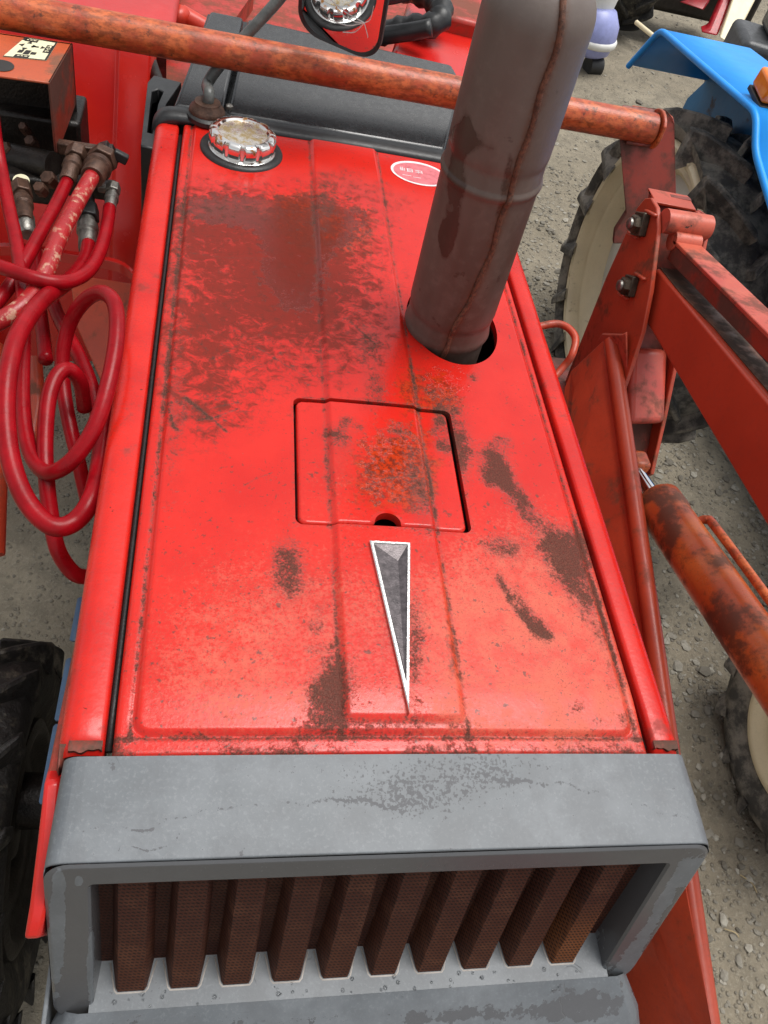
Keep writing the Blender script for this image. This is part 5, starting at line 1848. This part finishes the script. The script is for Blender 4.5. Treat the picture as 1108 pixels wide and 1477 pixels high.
# amber side lamp
la = at(1098, 128, 0, xo + .03)
lm = Vector((la.x + .012, la.y - .01, la.z + .005))
rt = Matrix.Rotation(math.radians(8), 3, 'X')
lb_ = MB().box(lm + Vector((0, 0, -.022)), (.052, .085, .012), rt).done('lamp_base', M['black'], BT, bevel=.002)
MB().box(lm + Vector((0, 0, .008)), (.048, .080, .045), rt).done('lamp_lens', M['amber'], BT, bevel=.008, seg=3, label='amber indicator lens on the fender')
# body, hood and seat base outside the frame, so the machine is whole
MB().box((1.68, .60, -.46), (.38, 1.05, .30)).done('bonnet', M['blue'], BT, bevel=.03, seg=3)
MB().box((1.68, 1.05, -.75), (.28, 1.9, .30)).done('chassis', M['iron'], BT, bevel=.02)
MB().tube([(1.12, 1.70, G + .47), (2.2, 1.70, G + .47)], .06, 14).done('rear_axle', M['iron'], BT, smooth=60)
MB().tube([(1.15, .30, G + .30), (2.2, .30, G + .30)], .035, 14).done('front_axle', M['iron'], BT, smooth=60)
wheel(BT, 'rear_wheel', (2.22, 1.70, G + .47), .47, .25, .315, 16, M['tyre'], M['cream'], .0, face=1, lugh=.045)
wheel(BT, 'front_wheel', (2.20, .30, G + .30), .30, .13, .175, 14, M['tyre'], M['cream'], .0, face=1, lugh=.022)
MB().box((1.68, 2.05, -.22), (.46, .44, .12)).done('seat', M['black'], BT, bevel=.03, seg=3)

# ================================================================== THINGS FAR BEHIND
RT = thing('tractor', 'dark red tractor with a cream roll bar, far behind on the gravel', 'tractor', (2.9, 5.6, G))
p0 = at(960, 60, 2, G + .02)
wheel(RT, 'rear_wheel', (p0.x - .38, p0.y + .15, G + .42), .42, .26, .26, 16, M['tyre2'], M['iron'], .0, face=-1, lugh=.04)
MB().prism([dep(1040, -60, 5.0), dep(1058, -60, 5.0), dep(1055, 0, 4.95), dep(1036, 53, 4.9), dep(1010, 47, 4.9), dep(1022, 42, 4.9), dep(1040, 0, 4.95)], (.03, .10, 0)).done('fender', plain('deep_red_paint', (.38, .012, .02), .35), RT, bevel=.02, seg=3)
MB().prism([dep(1058, -80, 4.95), dep(1094, -80, 4.95), dep(1090, 0, 4.9), dep(1056, 66, 4.85), dep(1037, 54, 4.85), dep(1056, 0, 4.9)], (.04, .10, 0)).done('roll_bar', M['cream'], RT, bevel=.01)
MB().prism([dep(950, -60, 5.1), dep(1036, -60, 5.1), dep(1026, 2, 5.05), dep(1016, 16, 5.0), dep(962, -2, 5.05)], (.03, .3, 0)).done('bonnet', bpy.data.materials['deep_red_paint'], RT, bevel=.02, seg=3)
MB().box((p0.x + .05, p0.y + .25, G + .32), (.9, .5, .3)).done('chassis', M['iron'], RT, bevel=.03)
MB().tube([dep(918, 32, 4.2), dep(950, 58, 4.1)], .012, 8).done('tow_bar', M['cream'], RT, smooth=60)

EG = thing('engine_housing', 'charcoal metal housing with a square opening behind the blue fender', 'machine part', (2.4, 3.2, G))
c1 = dep(1100, 70, 3.6)
rt = Matrix.Rotation(math.radians(-12), 3, 'Z')
MB().box(c1 + Vector((.04, .0, -.10)), (.34, .30, .30), rt).done('housing', plain('charcoal_casting', (.05, .052, .056), .38, metal=.2, bump=.001, var=.3), EG, bevel=.03, seg=3)
MB().box(c1 + Vector((-.025, -.155, -.10)), (.12, .012, .12), rt).done('opening', M['ink'], EG, bevel=.01)
MB().box(c1 + Vector((.10, .02, .10)), (.22, .22, .10), rt).done('upper_cover', M['steel'], EG, bevel=.02)
MB().box(c1 + Vector((.12, -.162, -.14)), (.09, .01, .09), rt).done('plate', M['white'], EG)
MB().box((c1.x + .05, c1.y + .05, (c1.z - .2 + G) / 2), (.25, .22, c1.z - .2 - G)).done('stand', M['iron'], EG, bevel=.01)

LT = thing('motor_scooter', 'lilac and white plastic bodywork low behind the exhaust stack', 'scooter', (*dep(862, 70, 4.2)[:2], G))
lb0 = at(842, 92, 2, G + .05)
MB().lathe((lb0.x, lb0.y + .05, G + .10), (0, 0, 1), [(0, .10), (.02, .13), (.10, .14), (.16, .13), (.22, .09), (.24, .03)], 28).done('lower_body', M['lilac'], LT, smooth=60)
MB().lathe((lb0.x + .005, lb0.y + .05, G + .155), (0, 0, 1), [(0, .138), (.01, .147), (.03, .147), (.04, .138)], 28).done('white_band', M['white'], LT, smooth=60)
MB().lathe((lb0.x - .02, lb0.y + .10, G + .30), (0, 0, 1), [(0, .10), (.10, .11), (.35, .09), (.40, .04)], 28).done('upper_body', M['white'], LT, smooth=60)
MB().lathe((lb0.x + .06, lb0.y, G + .05), (1, .2, 0), [(-.04, .05), (.04, .05)], 20).done('castor', M['rubber'], LT, smooth=40)
